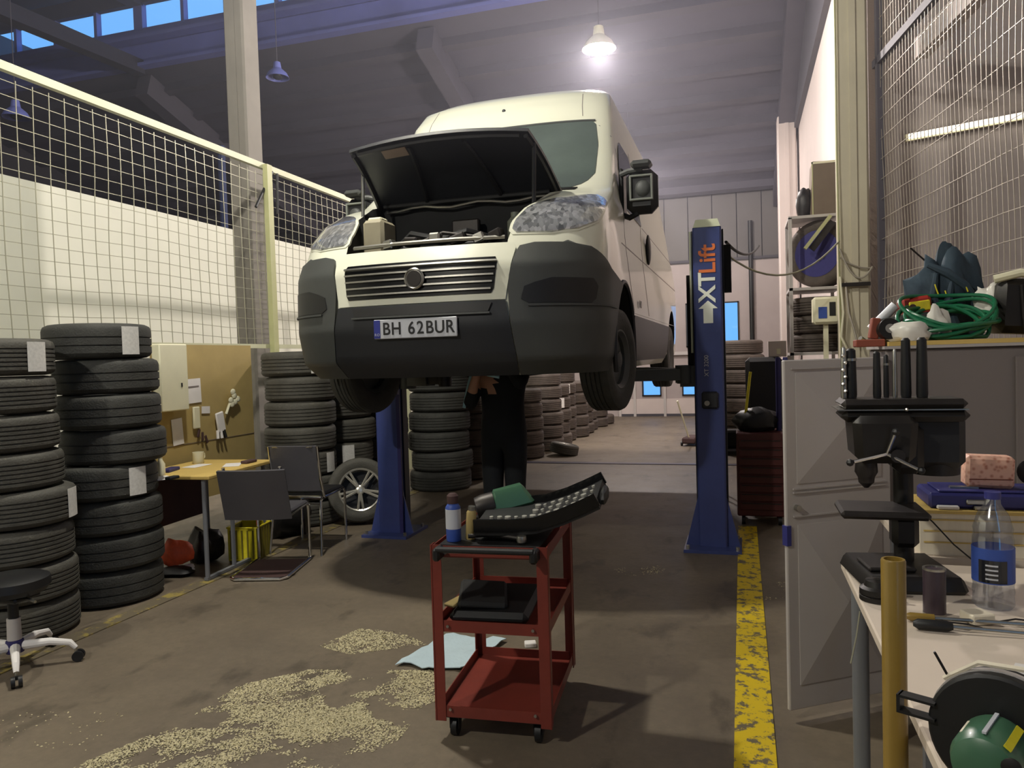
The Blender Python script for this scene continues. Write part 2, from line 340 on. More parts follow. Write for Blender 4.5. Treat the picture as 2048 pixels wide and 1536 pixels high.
# side walls and the wall behind the camera close the hall
struct(MB().box((XR + 0.1, 12.9, 3.2), (0.2, 11.2, 6.6)).build('wall_right', M['pink_wall'], smooth=0))
struct(MB().box((2.9, 2.2, 3.2), (0.2, 10.4, 9.6)).build('wall_workshop_right', M['workwall'], smooth=0))
struct(MB().box((2.05, 7.4, 3.2), (1.9, 0.2, 9.6)).build('wall_workshop_return', M['workwall'], smooth=0))
struct(MB().box((XL - 0.1, 6, 4.5), (0.2, 26, 9.4)).build('wall_left', M['dark_clad'], smooth=0))
struct(MB().box((-6.5, -5.1, 4.5), (19, 0.2, 9.4)).build('wall_front', M['grey_clad'], smooth=0))
# white partition wall behind the fence
pw = struct(MB().box((-6.6, 7.0, 1.67), (0.2, 19, 3.34)).build('wall_partition', M['white_wall'], smooth=0))
# roof: near bay rising to the clerestory, far bay falling away
c1 = MB(); c1.add([(XL, -5.2, 8.2), (3.2, -5.2, 8.2), (3.2, YW + .1, 8.85), (XL, YW + .1, 8.85), (XL, -5.2, 8.35), (3.2, -5.2, 8.35), (3.2, YW + .1, 9.0), (XL, YW + .1, 9.0)],
       [(0, 1, 2, 3), (7, 6, 5, 4), (0, 4, 5, 1), (1, 5, 6, 2), (2, 6, 7, 3), (3, 7, 4, 0)])
ce = struct(c1.build('ceiling', M['roofdark'], smooth=0))
def zr(y): return 7.30 + (5.25 - 7.30) * (y - YW) / (YB - YW)
c2 = MB(); c2.add([(XL, YW, zr(YW)), (XR + 1, YW, zr(YW)), (XR + 1, YB + .2, zr(YB + .2)), (XL, YB + .2, zr(YB + .2)), (XL, YW, zr(YW) + .12), (XR + 1, YW, zr(YW) + .12), (XR + 1, YB + .2, zr(YB) + .12), (XL, YB + .2, zr(YB) + .12)],
       [(0, 1, 2, 3), (7, 6, 5, 4), (0, 4, 5, 1), (1, 5, 6, 2), (2, 6, 7, 3), (3, 7, 4, 0)])
cf = struct(c2.build('ceiling_far_bay', M['roof'], smooth=0))
sl = math.degrees(math.atan2(5.25 - 7.30, YB - YW))
for k, y in enumerate([12.55, 13.35, 14.15, 14.95, 15.75, 16.55, 17.35, 18.1]):
    MB().box((-7.4, y, zr(y) - 0.09), (18, 0.16, 0.18), R3(sl)).build('purlin', M['beam'], cf, smooth=0)
for x in (-10.95, -5.05, 0.9):
    MB().box((x, 15.2, zr(15.2) - 0.3), (0.3, 6.6, 0.42), R3(sl)).build('rafter', M['beam'], cf, smooth=0)
    MB().box((x, 4.2, 8.35), (0.28, 15.6, 0.4), R3(2.1)).build('rafter', M['roofdark'], ce, smooth=0)
MB().box((-10.95, 5.2, 7.02), (0.24, 13.6, 0.26), R3(2.2)).build('tie_beam', M['dark_beam'], ce, smooth=0)
MB().box((-5.05, 5.2, 8.3), (0.24, 13.6, 0.26), R3(2.2)).build('tie_beam', M['dark_beam'], ce, smooth=0)
# clerestory band: gutter, sill, posts and blue panes
struct(MB().box((-6.8, YW + 0.02, 7.5), (19, 0.1, 0.44)).build('trim_1', M['sky_spill_blue'], smooth=0))
struct(MB().box((-6.8, YW - 0.09, 7.27), (19, 0.2, 0.06)).build('trim_2', M['sky_spill_blue'], smooth=0))
struct(MB().box((-6.8, YW - 0.12, 7.76), (19, 0.26, 0.07)).build('trim_3', M['sky_spill_blue'], smooth=0))
struct(MB().box((-6.8, YW, 8.62), (19, 0.12, 0.3)).build('trim_4', M['roofdark'], smooth=0))
struct(MB().box((-6.8, YW + 0.02, 7.86), (19, 0.1, 0.3)).build('trim_5', M['sky_spill_blue'], smooth=0))
cw = struct(MB().box((-6.8, YW + 0.04, 7.98), (19, 0.1, 0.05)).build('window_5', M['sky_spill_blue'], smooth=0))
x = -16.01; k = 0
while x < 2.6:
    MB().box((x, YW + 0.02, 8.25), (0.07 if k % 5 else 0.2, 0.12, 0.56)).build('mullion', M['sky_spill_blue'], cw, smooth=0)
    MB().box((x + 0.5, YW + 0.05, 8.25), (0.96, 0.01, 0.52)).build('pane', M['pane'], cw, smooth=0); x += 1.02; k += 1
# trench and steel floor strips
struct(MB().box((-1.7, 10.36, 0.004), (6.5, 0.14, 0.008)).build('trim_6', M['grate'], smooth=0))
yl = MB().box((0.02, 3.9, 0.003), (0.15, 5.6, 0.006)).build('floor_line', M['yline'], smooth=0); tag(yl, 'bright worn yellow floor line running to the right lift post', 'floor line')
y2 = MB().box((-3.62, 4.9, 0.003), (0.11, 6.6, 0.006)).build('floor_line', M['yline2'], smooth=0); tag(y2, 'faded yellow floor line along the left tyre stacks', 'floor line')

# columns
def column(name, x0, x1, y0, y1, top, m, label):
    t = thing(name, label, 'column', ((x0 + x1) / 2, (y0 + y1) / 2, 0)); wx, wy = x1 - x0, y1 - y0
    MB().box((0, 0, top / 2), (wx, wy, top), bev=0.02).build('shaft', m, t, smooth=0)
    MB().box((0, -wy / 2 - 0.005, top / 2), (wx * 0.22, 0.012, top * 0.98)).build('cable_duct', m, t, smooth=0); return t
column('concrete_column', -4.97, -4.74, 6.6, 6.87, 8.5, M['concrete'], 'tall grey concrete column behind the left mesh fence')
column('concrete_column', 0.80, 1.04, 6.9, 7.1, 8.4, M['creamcol'], 'cream column rising behind the grey locker, hung with cables')
column('concrete_column', 0.72, 1.05, 15.2, 15.6, 5.9, M['pink_wall'], 'far pale column near the back wall')
column('slim_column', -8.98, -8.86, 11.6, 11.7, 5.5, M['slim_sky_tint'], 'slim bluish column seen through the fence beside the grey column')
struct(MB().box((1.06, 12.9, 6.3), (0.08, 10.8, 1.3)).build('trim_7', M['dark_clad'], smooth=0))

# ================================================================== LEFT MESH FENCE
def wob(a, amp, sc): return amp * math.sin(a * sc) + amp * .5 * math.sin(a * sc * 2.3 + 1)
fl = thing('mesh_fence', 'tall cream wire mesh fence above the left tyre stacks', 'fence', (-4.45, 3, 0))
def fy_(y): return y - 3
MB().box((0, 2.9, 3.45), (0.045, 8.2, 0.055)).build('top_rail', M['rail'], fl, smooth=0)
MB().box((0, 2.9, 1.69), (0.04, 8.2, 0.04)).build('bottom_rail', M['rail'], fl, smooth=0)
MB().box((0.05, fy_(6.43), 1.75), (0.05, 0.08, 3.42)).build('post', M['palepost'], fl, smooth=0)
for y in (1.9, 9.6): MB().box((0, fy_(y), 1.7), (0.05, 0.05, 3.4)).build('post', M['rail'], fl, smooth=0)
for (ya, yb_) in ((6.25, 6.42), (6.6, 6.5)):
    MB().cone((0.03, fy_(ya), 3.02), (0.03, fy_(yb_) + .12, 3.42), 0.014, n=8).build('brace', M['black'], fl)
y = 2.0
while y < 9.55:
    pts = [(0.012 + wob(z + y, 0.006, 2.6), fy_(y) + wob(z, 0.008, 1.9), z) for z in [1.7 + 0.168 * i for i in range(11)]]
    MB().tube([(p[0], p[1], min(p[2], 3.4)) for p in pts], 0.0032, n=4).build('wire', M['wire'], fl, smooth=0); y += 0.119
z = 1.78
while z < 3.42:
    ys = [2 + 0.38 * i for i in range(21)]; MB().tube([(0.004, fy_(yy), z + wob(yy, 0.012 * max(0.2, (3.3 - z)), 1.7)) for yy in ys], 0.0028, n=4).build('wire', M['wire'], fl, smooth=0); z += 0.093
# ================================================================== RIGHT MESH FENCE
ang = 8.5
fr_ = thing('mesh_fence', 'grey wire mesh screen above the lockers on the right', 'fence', (1.10, 6.75, 0), ang + 180)
# local +y runs towards the camera
mbp = MB().box((0, 0, 2.6), (0.05, 0.05, 5.2)); mbp.build('post', M['beam'], fr_, smooth=0)
MB().box((0, 3.0, 3.80), (0.05, 6.2, 0.06)).build('top_rail', M['beam'], fr_, smooth=0)
MB().box((-0.35, 3.0, 3.9), (0.1, 6.2, 0.16)).build('upper_beam', M['pink_wall'], fr_, smooth=0)
y = 0.05
while y < 6.1:
    MB().tube([(wob(z_ * 1.0 + y, 0.01, 1.7), y + wob(z_, 0.02, 1.3), z_) for z_ in [1.3 + 0.28 * i for i in range(13)]], 0.0030, n=4).build('wire', M['wireg'], fr_, smooth=0); y += 0.062
z = 1.4
while z < 4.7:
    MB().tube([(0.006, yy, z + wob(yy, 0.02, 1.3) * (1 if z < 3.6 else 0)) for yy in [0.5 * i for i in range(13)]], 0.0026, n=4).build('wire', M['wireg'], fr_, smooth=0); z += 0.16
# lit tube on the wall behind the screen
tb = thing('tube_lamp', 'lit fluorescent tube seen through the right mesh screen', 'lamp', (1.86, 7.22, 3.34))
MB().cone((-.46, 0, -.05), (.6, 0, .05), 0.022, n=8).build('tube', M['tube'], tb); MB().box((.07, .05, 0.0), (1.1, .04, 0.06), R3(0, -5.4, 0)).build('batten', M['cream'], tb, smooth=0)

# ================================================================== CEILING LAMPS
def bay_lamp(loc, label, on=True, top=None, s=1.0):
    t = thing('bay_lamp', label, 'lamp', loc)
    MB().lathe([(0.05 * s, 0.34 * s), (0.07 * s, 0.33 * s), (0.09 * s, 0.2 * s), (0.2 * s, 0.1 * s), (0.25 * s, 0.0), (0.235 * s, 0.0), (0.18 * s, 0.09 * s), (0.03 * s, 0.19 * s)], 24).build('shade', M['cream'] if on else M['sky_spill_blue'], t)
    MB().sphere((0, 0, 0.04 * s), 0.11 * s, 12, (1, 1, 0.7)).build('bulb', M['lampglow'] if on else M['sideglass'], t)
    MB().cone((0, 0, 0.33 * s), (0, 0, top - loc[2]), 0.006, n=6).build('rod', M['beam'], t); return t
bay_lamp((-1.6, 9.3, 5.25), 'bright glowing bay lamp hanging above the white van', True, 8.6, .82)
bay_lamp((-2.7, 3.7, 5.15), 'bay lamp above the van nose, out of the frame', True, 8.5)
bay_lamp((-3.6, -2.2, 5.3), 'bay lamp behind the camera', True, 8.3)
bay_lamp((-2.0, 14.6, 4.95), 'bay lamp hidden behind the van roof at the far end', True, 6.3)
bay_lamp((-6.6, 10.0, 5.82), 'unlit bay lamp hanging right of the tall grey column', False, 8.6, 0.7)
bay_lamp((-9.4, 8.0, 4.98), 'unlit bluish bay lamp seen through the left mesh', False, 8.6, 0.7)

# ================================================================== TWO-POST LIFT
lift = thing('vehicle_lift_post', 'right blue lift post with XT Lift lettering', 'lift post', (-0.235, 5.95, 0))
def post_shape(t, h, mirror=1):
    MB().box((0, 0, h / 2 + .01), (0.21, 0.16, h), bev=0.012).build('column', M['liftblue'], t, smooth=0)
    for sx in (-1, 1): MB().box((sx * 0.112, 0.05, h / 2 + .02), (0.012, 0.09, h - .06)).build('side_flange', M['vandark'], t, smooth=0)
    MB().box((0, 0.02, 0.012), (0.42, 0.46, 0.024)).build('base_plate', M['liftblue'], t, smooth=0)
    for sx in (-1, 1):
        g = MB(); g.prism([(sx * 0.10, 0.024), (sx * 0.20, 0.024), (sx * 0.10, 0.42)] if sx > 0 else [(sx * 0.20, 0.024), (sx * 0.10, 0.024), (sx * 0.10, 0.42)], 0.014, Matrix.Translation((0, -0.03, 0)) @ Matrix.Rotation(PI / 2, 4, 'X')); g.build('gusset', M['liftblue'], t, smooth=0)
    for x, y in ((-.18, -.17), (.18, -.17), (-.18, .2), (.18, .2)): MB().cone((x, y, 0.02), (x, y, 0.05), 0.014, n=6).build('anchor_bolt', M['steel'], t)
post_shape(lift, 2.44)
MB().box((0, 0, 2.47), (0.2, 0.17, 0.06), taper=0.8).build('top_cap', M['liftcap'], lift, smooth=0)
MB().cone((-0.125, -0.03, 1.5), (-0.125, -0.03, 2.42), 0.009, n=6).build('cable_rod', M['liftcap'], lift)
text('XT', 0.17, M['whitetext'], lift, (0.0, -0.084, 1.99), (90, -90, 0), bold=0.004)
text('Lift', 0.17, M['orangetext'], lift, (0.005, -0.084, 2.20), (90, -90, 0), bold=0.003)
ar = MB(); ar.prism([(-0.035, 0), (0.035, 0), (0.035, 0.11), (0.07, 0.11), (0, 0.17), (-0.07, 0.11), (-0.035, 0.11)], 0.003, Matrix.Translation((0.0, -0.080, 1.72)) @ Matrix.Rotation(PI / 2, 4, 'X')); ar.build('arrow', M['whitetext'], lift, smooth=0)
text('XT 3200', 0.045, M['plate'], lift, (-0.02, -0.083, 1.40), (90, -90, 0)).name = 'small_lettering'
MB().box((0.0, -0.09, 1.14), (0.12, 0.04, 0.13), bev=0.012).build('lock_cover', M['vandark'], lift); MB().cone((-.02, -.115, 1.12), (-.02, -.14, 1.12), 0.02, n=10).build('lock_pin', M['steel'], lift)
MB().box((0.02, 0.13, 2.14), (0.3, 0.1, 0.36)).build('motor_box', M['underbody'], lift, smooth=0)
liftL = thing('vehicle_lift_post', 'left blue lift post partly hidden behind the front wheel', 'lift post', (-2.94, 5.96, 0))
post_shape(liftL, 2.3)
for sx in (-1,): MB().box((0.11, -0.07, 0.62), (0.03, 0.02, 1.2)).build('edge_strip', M['navy'], liftL, smooth=0)
def arm(name, label, pts, pad):
    t = bpy.data.objects.new(name, None); COL.objects.link(t); t.parent = pad; t.location = Vector(pts[0]) - pad.location; t['label'] = label
    b = Vector(pts[0]); a = Vector(pts[1]) - b; L = a.length; q = a.to_track_quat('X', 'Z').to_matrix()
    MB().box(q @ Vector((L * .3, 0, 0)), (L * .62, 0.11, 0.09), q).build('outer_tube', M['vangrey'], t, smooth=0)
    MB().box(q @ Vector((L * .75, 0, 0)), (L * .5, 0.08, 0.065), q).build('inner_tube', M['vandark'], t, smooth=0)
    MB().cone(q @ Vector((L, 0, -0.05)), q @ Vector((L, 0, 0.06)), 0.055, n=14).build('pad', M['black'], t)
    MB().cone(q @ Vector((0, 0, -0.07)), q @ Vector((0, 0, 0.07)), 0.07, n=14).build('hinge', M['vangrey'], t); return t
arm('lift_arm', 'grey lift arm reaching from the right post under the van sill', [(-0.42, 6.0, 1.335), (-1.15, 5.95, 1.335)], lift)
arm('lift_arm', 'rear lift arm reaching back from the right post', [(-0.44, 6.12, 1.335), (-1.2, 7.7, 1.335)], lift)
arm('lift_arm', 'lift arm reaching from the left post under the van sill', [(-2.76, 5.96, 1.335), (-2.35, 5.8, 1.335)], liftL)
carr = bpy.data.objects.new('lift_carriage', None); COL.objects.link(carr); carr.parent = lift; carr.location = (-0.185, 0.15, 1.2)
MB().box((0.02, 0, 0.12), (0.12, 0.3, 0.16)).build('carriage_block', M['vangrey'], carr, smooth=0); MB().box((0.05, 0.0, 0.55), (0.06, 0.2, 0.7)).build('carriage_plate', M['underbody'], carr, smooth=0)

# ================================================================== VAN
van = thing('van', 'white panel van with open bonnet raised on the blue lift', 'van', (-1.83, 4.1, 1.2))
PZ = [(.20, .16, .96, .55), (.30, .04, 1.02, .6), (.5, 0, 1.04, .62), (.85, .03, 1.05, .62), (1.0, .118, 1.045, .60), (1.10, .19, 1.04, .56), (1.25, .40, 1.03, .48), (1.38, .70, 1.01, .40), (1.45, .98, .99, .32),
      (1.62, 1.24, .965, .27), (1.8, 1.42, .94, .25), (2.0, 1.62, .905, .23), (2.15, 1.77, .88, .22), (2.3, 1.86, .86, .22), (2.45, 2.0, .83, .25), (2.54, 2.18, .79, .3), (2.59, 2.42, .7, .3), (2.615, 2.7, .55, .3)]
NE = 2.6
def prm(z):
    if z <= PZ[0][0]: return PZ[0][1:]
    for a, b in zip(PZ, PZ[1:]):
        if z <= b[0]:
            t = (z - a[0]) / (b[0] - a[0]); return tuple(a[i] + (b[i] - a[i]) * t for i in (1, 2, 3))
    return PZ[-1][1:]
def fyv(x, z):
    y0, W, D = prm(z); u = min(1, abs(x) / W); return y0 + D * (1 - (1 - u ** NE) ** (1 / NE))
def curve(z):
    y0, W, D = prm(z); out = []
    for i in range(33):
        a = PI / 2 * i / 32; out.append((W * math.sin(a) ** (2 / NE), y0 + D * (1 - math.cos(a) ** (2 / NE))))
    return out
def PS(s, z, off=0.0):
    # point at arc length |s| from the nose centre along the plan curve at height z
    c = curve(z); sg = 1 if s >= 0 else -1; r = abs(s)
    for a, b in zip(c, c[1:]):
        d = math.hypot(b[0] - a[0], b[1] - a[1])
        if r <= d and d > 0:
            t = r / d; nx, ny = (b[1] - a[1]) / d, -(b[0] - a[0]) / d
            return Vector((sg * (a[0] + (b[0] - a[0]) * t + nx * off), a[1] + (b[1] - a[1]) * t + ny * off, z))
        r -= d
    return Vector((sg * (c[-1][0] + off), c[-1][1] + r, z))
def S_of(x, z):
    c = curve(z); s = 0
    for a, b in zip(c, c[1:]):
        d = math.hypot(b[0] - a[0], b[1] - a[1])
        if b[0] >= abs(x): return s + d * ((abs(x) - a[0]) / max(1e-9, b[0] - a[0]))
        s += d
    return s
def S_y(y, z):
    c = curve(z); s = sum(math.hypot(b[0] - a[0], b[1] - a[1]) for a, b in zip(c, c[1:])); return s + (y - c[-1][1])
def panel(rows, nc, nr, off=0.004, thick=0.0, sg=1, kind='x'):
    # rows: (z, s0, s1) with s given as x ('x') or as arc ('s')
    G = []
    for k in range(nr + 1):
        q = rows[0][0] + (rows[-1][0] - rows[0][0]) * k / nr
        for a, b in zip(rows, rows[1:]):
            if min(a[0], b[0]) - 1e-9 <= q <= max(a[0], b[0]) + 1e-9:
                t = (q - a[0]) / ((b[0] - a[0]) or 1); s0 = a[1] + (b[1] - a[1]) * t; s1 = a[2] + (b[2] - a[2]) * t; break
        if kind == 'x':
            f = lambda v: math.copysign(S_of(v, q), v)
            s0, s1 = f(s0), f(s1)
        G.append([PS(sg * (s0 + (s1 - s0) * j / nc), q, off) for j in range(nc + 1)])
    m_ = MB(); m_.grid(G, thick if sg > 0 else -thick); return m_
# body shell: stacked closed loops
mb = MB(); NS = 0; zs = [];
for a, b in zip(PZ, PZ[1:]):
    n_ = max(1, round((b[0] - a[0]) / 0.06))
    zs += [a[0] + (b[0] - a[0]) * i / n_ for i in range(n_)]
zs.append(PZ[-1][0]); sy = [0.25, .5, .8, 1.1, 1.5, 2.0, 2.6, 3.3, 3.9]
V = []
for z in zs:
    c = curve(z); y1 = c[-1][1]; YE = 5.95 - max(0, (z - 1.2)) * 0.06
    half = c + [(c[-1][0] - (0.03 if i == 9 else 0), y1 + (YE - y1) * i / 9) for i in range(1, 10)]
    loop = [(x, y) for x, y in half] + [(-x, y) for x, y in reversed(half[1:])]; NS = len(loop); V += [(x, y, z) for x, y in loop]
F = []; K = len(zs)
for k in range(K - 1):
    for j in range(NS): F.append((k * NS + j, k * NS + (j + 1) % NS, (k + 1) * NS + (j + 1) % NS, (k + 1) * NS + j))
F.append(tuple(range(NS - 1, -1, -1))); F.append(tuple(range((K - 1) * NS, K * NS)))
mb.add(V, F); shell = mb.build('body', [M['vanwhite'], M['underbody']], None)
def cut(target, cutter):
    md = target.modifiers.new('cut', 'BOOLEAN'); md.operation = 'DIFFERENCE'; md.solver = 'EXACT'; md.object = cutter
    dg = bpy.context.evaluated_depsgraph_get(); dg.update(); me = bpy.data.meshes.new_from_object(target.evaluated_get(dg)); target.modifiers.clear(); target.data = me; bpy.data.objects.remove(cutter)
WY, WZ, AR = 1.22, 0.33, 0.44
for (yy) in (WY, 5.0):
    for sx in (-1, 1): cut(shell, MB().cone((sx * 0.62, yy, 0.36), (sx * 1.2, yy, 0.36), AR, n=40).build('c', M['underbody']))
    for sx in (-1, 1): cut(shell, MB().box((sx * 0.91, yy, 0.15), (0.58, AR * 2 - .04, 0.44)).build('c', M['underbody'], smooth=0))
cb = MB(); zb = [(0.35, .52), (1.0, .53), (1.12, .55), (1.5, .69)]
yb0 = {0.35: .3, 1.0: .104, 1.12: .104, 1.5: .104}
cb.add([(sx * w_, y_, z_) for z_, w_ in zb for sx, y_ in ((-1, yb0[z_]), (1, yb0[z_]), (1, .93), (-1, .93))], [(3, 2, 1, 0), (12, 13, 14, 15)] + [(k * 4 + j, k * 4 + (j + 1) % 4, k * 4 + 4 + (j + 1) % 4, k * 4 + 4 + j) for k in range(3) for j in range(4)])
cut(shell, cb.build('c', M['underbody'], smooth=0))
cut(shell, MB().box((0.02, 1.55, 0.3), (0.75, 0.8, 0.76)).build('c', M['underbody'], smooth=0))
me = shell.data; me.materials.clear(); me.materials.append(M['vanwhite']); me.materials.append(M['underbody'])
for p in me.polygons:
    c = p.center; y0, W, D = prm(c.z); mi = 0; ins = fyv(c.x, c.z)
    if c.z < 1.5 and abs(c.x) < W - 0.03 and c.y > ins + 0.03 and c.y < 5.9 and not p.normal.z > 0.99 and c.z > .21: mi = 1
    if c.z < 0.22: mi = 1
    if abs(c.x) < .56 and .10 < c.y < .94 and .34 < c.z < 1.15 and c.y > fyv(c.x, c.z) + .02: mi = 1
    p.material_index = mi
me.polygons.foreach_set('use_smooth', [True] * len(me.polygons)); me.set_sharp_from_angle(angle=rad(32)); shell.parent = van
# fascia
panel([(.642, -.535, .535), (.96, -.585, .585), (.98, -.56, .56)], 30, 10, 0.012, 0.02).build('grille_surround', M['vanwhite'], van)
panel([(.68, -.455, .455), (.70, -.47, .47), (.873, -.49, .49), (.893, -.475, .475)], 24, 8, 0.018, 0.01).build('grille_back', M['blackgloss'], van)
for k in range(5):
    z = .702 + k * 0.041; g = panel([(z, -.455 - k * .008, .455 + k * .008), (z + .010, -.455 - k * .008, .455 + k * .008)], 24, 1, 0.034, 0.022); g.build('grille_slat', M['steel'], van)
y0 = fyv(0, .78); em = MB(); mt_ = Matrix.Translation((0, y0 - .03, .785)) @ Matrix.Rotation(PI / 2, 4, 'X')
em.lathe([(0.062, 0), (0.064, 0.012), (0.056, 0.018), (0.05, 0.012), (0.03, 0.014), (0.001, 0.016)], 28, mt_); badge = em.build('round_badge', M['steel'], van)
MB().lathe([(0.048, 0.013), (0.046, 0.0165), (0.001, 0.017)], 24, mt_).build('badge_field', M['grime'], badge)
panel([(.20, -.56, .56), (.30, -.58, .58), (.50, -.56, .56), (.637, -.535, .535)], 30, 12, 0.02, 0.02).build('front_bumper', M['vandark'], van)
panel([(.575, -.40, .44), (.625, -.42, .46)], 20, 2, 0.032, 0.01).build('lower_intake', M['black'], van)
panel([(.562, -.42, .45), (.573, -.42, .45)], 20, 1, 0.04, 0.014).build('intake_lip', M['vangrey'], van)
pg = fyv(0, .49) - 0.028; pl_ = MB().box((0, pg, .495), (0.53, 0.012, 0.115), bev=0.004).build('number_plate', M['plate'], van)
MB().box((-0.243, pg - .0075, .495), (0.04, 0.002, 0.108)).build('plate_band', M['plateblue'], pl_, smooth=0)
for c_, x_ in zip('BH62BUR', (-.182, -.118, -.020, .036, .095, .158, .222)): text(c_, 0.104, M['blacktext'], pl_, (x_, pg - .0075, .493), (90, 0, 0), 0.001, sx=0.9, bold=0.0012)
for q_, c_ in enumerate('RO'): text(c_, 0.022, M['plate'], pl_, (-0.252 + .018 * q_, pg - .010, .462), (90, 0, 0), 0.0006)
for sg in (-1, 1):
    s_arch = lambda z: S_y(WY - math.sqrt(max(0.0, AR ** 2 - (z - .36) ** 2)), z) if z < .36 + AR else S_y(WY, z)
    def sx_(x, z): return S_of(x, z)
    rows = [(z, sx_(xa, z), s1) for z, xa, s1 in [
        (.20, .565, s_arch(.30) - .02), (.30, .585, s_arch(.30) - .005), (.45, .57, s_arch(.45) - .005), (.60, .555, s_arch(.6) - .005), (.70, .55, s_arch(.70) - .004), (.78, .556, s_arch(.77) - .004), (.84, .57, sx_(1.03, .84) + .12), (.91, .585, sx_(1.0, .91) + .05), (.955, .60, sx_(.97, .955)), (.975, .68, sx_(.86, .975))]]
    panel(rows, 26, 40, 0.022, 0.02, sg, 's').build('bumper_corner', M['vangrey'], van)
    r2 = [(.615, sx_(.66, .6), sx_(.97, .6)), (.64, sx_(.62, .64), sx_(.99, .64)), (.72, sx_(.64, .72), sx_(1.0, .72)), (.76, sx_(.78, .76), sx_(.98, .76))]
    panel(r2, 14, 6, 0.026, 0.01, sg, 's').build('bumper_step', M['black'], van)
    panel([(.598, sx_(.66, .6), s_arch(.6) - .12), (.61, sx_(.66, .6), s_arch(.6) - .12)], 14, 1, 0.034, 0.012, sg, 's').build('step_lip', M['vangrey'], van)
    # headlamp: white rim, faceted lens
    hr = [(1.03, .55, .78), (1.055, .525, .91), (1.13, .53, .975), (1.22, .565, .99), (1.28, .62, .99), (1.33, .72, .975), (1.365, .86, .95)]
    panel([(z, S_of(a, z), S_of(b, z) + (.06 if .03 < z - 1.05 < .29 else 0)) for z, a, b in hr], 14, 14, 0.006, 0.012, sg, 's').build('headlamp_rim', M['vanwhite'], van)
    panel([(1.047 + (z - 1.03) * .92, S_of(a + .018, z), S_of(b - .012, z) + (.05 if .03 < z - 1.05 < .29 else 0)) for z, a, b in hr], 14, 14, 0.014, 0.01, sg, 's').build('headlamp', M['lens'], van)
    # side glass, arch lip, sill
    wr = [(1.42, S_y(1.75, 1.42), S_y(2.62, 1.42)), (1.52, S_y(1.62, 1.52), S_y(2.66, 1.52)), (1.75, S_y(1.74, 1.75), S_y(2.68, 1.75)), (1.95, S_y(1.95, 1.95), S_y(2.66, 1.95)), (2.03, S_y(2.1, 2.03), S_y(2.6, 2.03))]
    panel(wr, 8, 12, 0.008, 0.01, sg, 's').build('side_window', M['sideglass'], van)
    panel([(.25, S_y(1.70, .25), S_y(4.5, .25)), (.60, S_y(1.70, .60), S_y(4.5, .60))], 16, 4, 0.014, 0.016, sg, 's').build('side_sill', M['vandark'], van)
    panel([(.62, S_y(1.75, .62), S_y(1.90, .62)), (.635, S_y(1.75, .62), S_y(5.7, .62))], 10, 1, 0.004, 0.006, sg, 's').build('door_trim', M['vanwhite'], van)
    ap = [(sg * 1.048, WY + (AR + .012) * math.cos(a), .36 + (AR + .012) * math.sin(a)) for a in [PI * (-0.12 + 1.24 * i / 24) for i in range(25)]]
    MB().tube(ap, 0.018, n=6).build('arch_lip', M['vandark'], van)
    MB().sphere((sg * 1.05, 2.74, 1.23), 0.11, 14, (0.22, 0.62, 1.25)).build('door_recess', M['black'], van)
    for zz, ya, yb2 in ((1.08, 1.2, 5.6), (1.42, 2.7, 5.7)):
        panel([(zz, S_y(ya, zz), S_y(yb2, zz)), (zz + .008, S_y(ya, zz), S_y(yb2, zz))], 14, 1, 0.002, 0.004, sg, 's').build('body_seam', M['lockerd'], van)
    for yy in (1.75, 2.72):
        panel([(.64, S_y(yy, .64), S_y(yy, .64) + .008), (2.1, S_y(yy + .02, 2.1), S_y(yy + .02, 2.1) + .008)], 1, 14, 0.002, 0.004, sg, 's').build('door_seam', M['lockerd'], van)
    panel([(2.20, sx_(.66, 2.2), sx_(.665, 2.2)), (2.58, sx_(.60, 2.58), sx_(.605, 2.58))], 1, 8, 0.002, 0.004, sg, 's').build('roof_seam', M['lockerd'], van)
    # mirror
    mr = bpy.data.objects.new('door_mirror', None); COL.objects.link(mr); mr.parent = van; mr.location = (sg * 1.0, 1.50, 1.36)
    MB().box((sg * 0.155, 0.03, 0.13), (0.23, 0.13, 0.32), bev=0.05).build('mirror_housing', M['black'], mr)
    for bx_, bz_, bw_, bh_ in ((0, .085, .17, .016), (0, -.085, .17, .016), (.077, 0, .016, .17), (-.077, 0, .016, .17)): MB().box((sg * .155 + bx_, -.045, .15 + bz_), (bw_, .03, bh_), bev=.004).build('mirror_frame', M['framegrey'], mr)
    MB().sphere((sg * .165, -.03, .145), .062, 12, (.95, .45, 1.0)).build('mirror_bulge', M['vangrey'], mr)
    MB().tube([(0, 0.02, 0.27), (sg * .06, 0, .285), (sg * 0.16, -.01, .29)], 0.022, n=8).build('upper_arm', M['vangrey'], mr)
    MB().tube([(0, 0.04, -0.02), (sg * .06, 0.02, -.05), (sg * 0.12, .02, -.02)], 0.022, n=8).build('lower_arm', M['black'], mr)
    MB().box((sg * 0.16, -0.04, 0.315), (0.15, 0.13, 0.05), bev=0.02).build('mirror_cap', M['vangrey'], mr)
    MB().box((sg * 0.0, 0.1, 0.12), (0.035, 0.16, 0.40), bev=0.012).build('mirror_mount', M['black'], mr)
# side print on the right flank
text('NO', 0.085, M['blacktext'], van, (1.057, 2.05, .70), (90, 0, 90), 0.001).name = 'side_lettering'
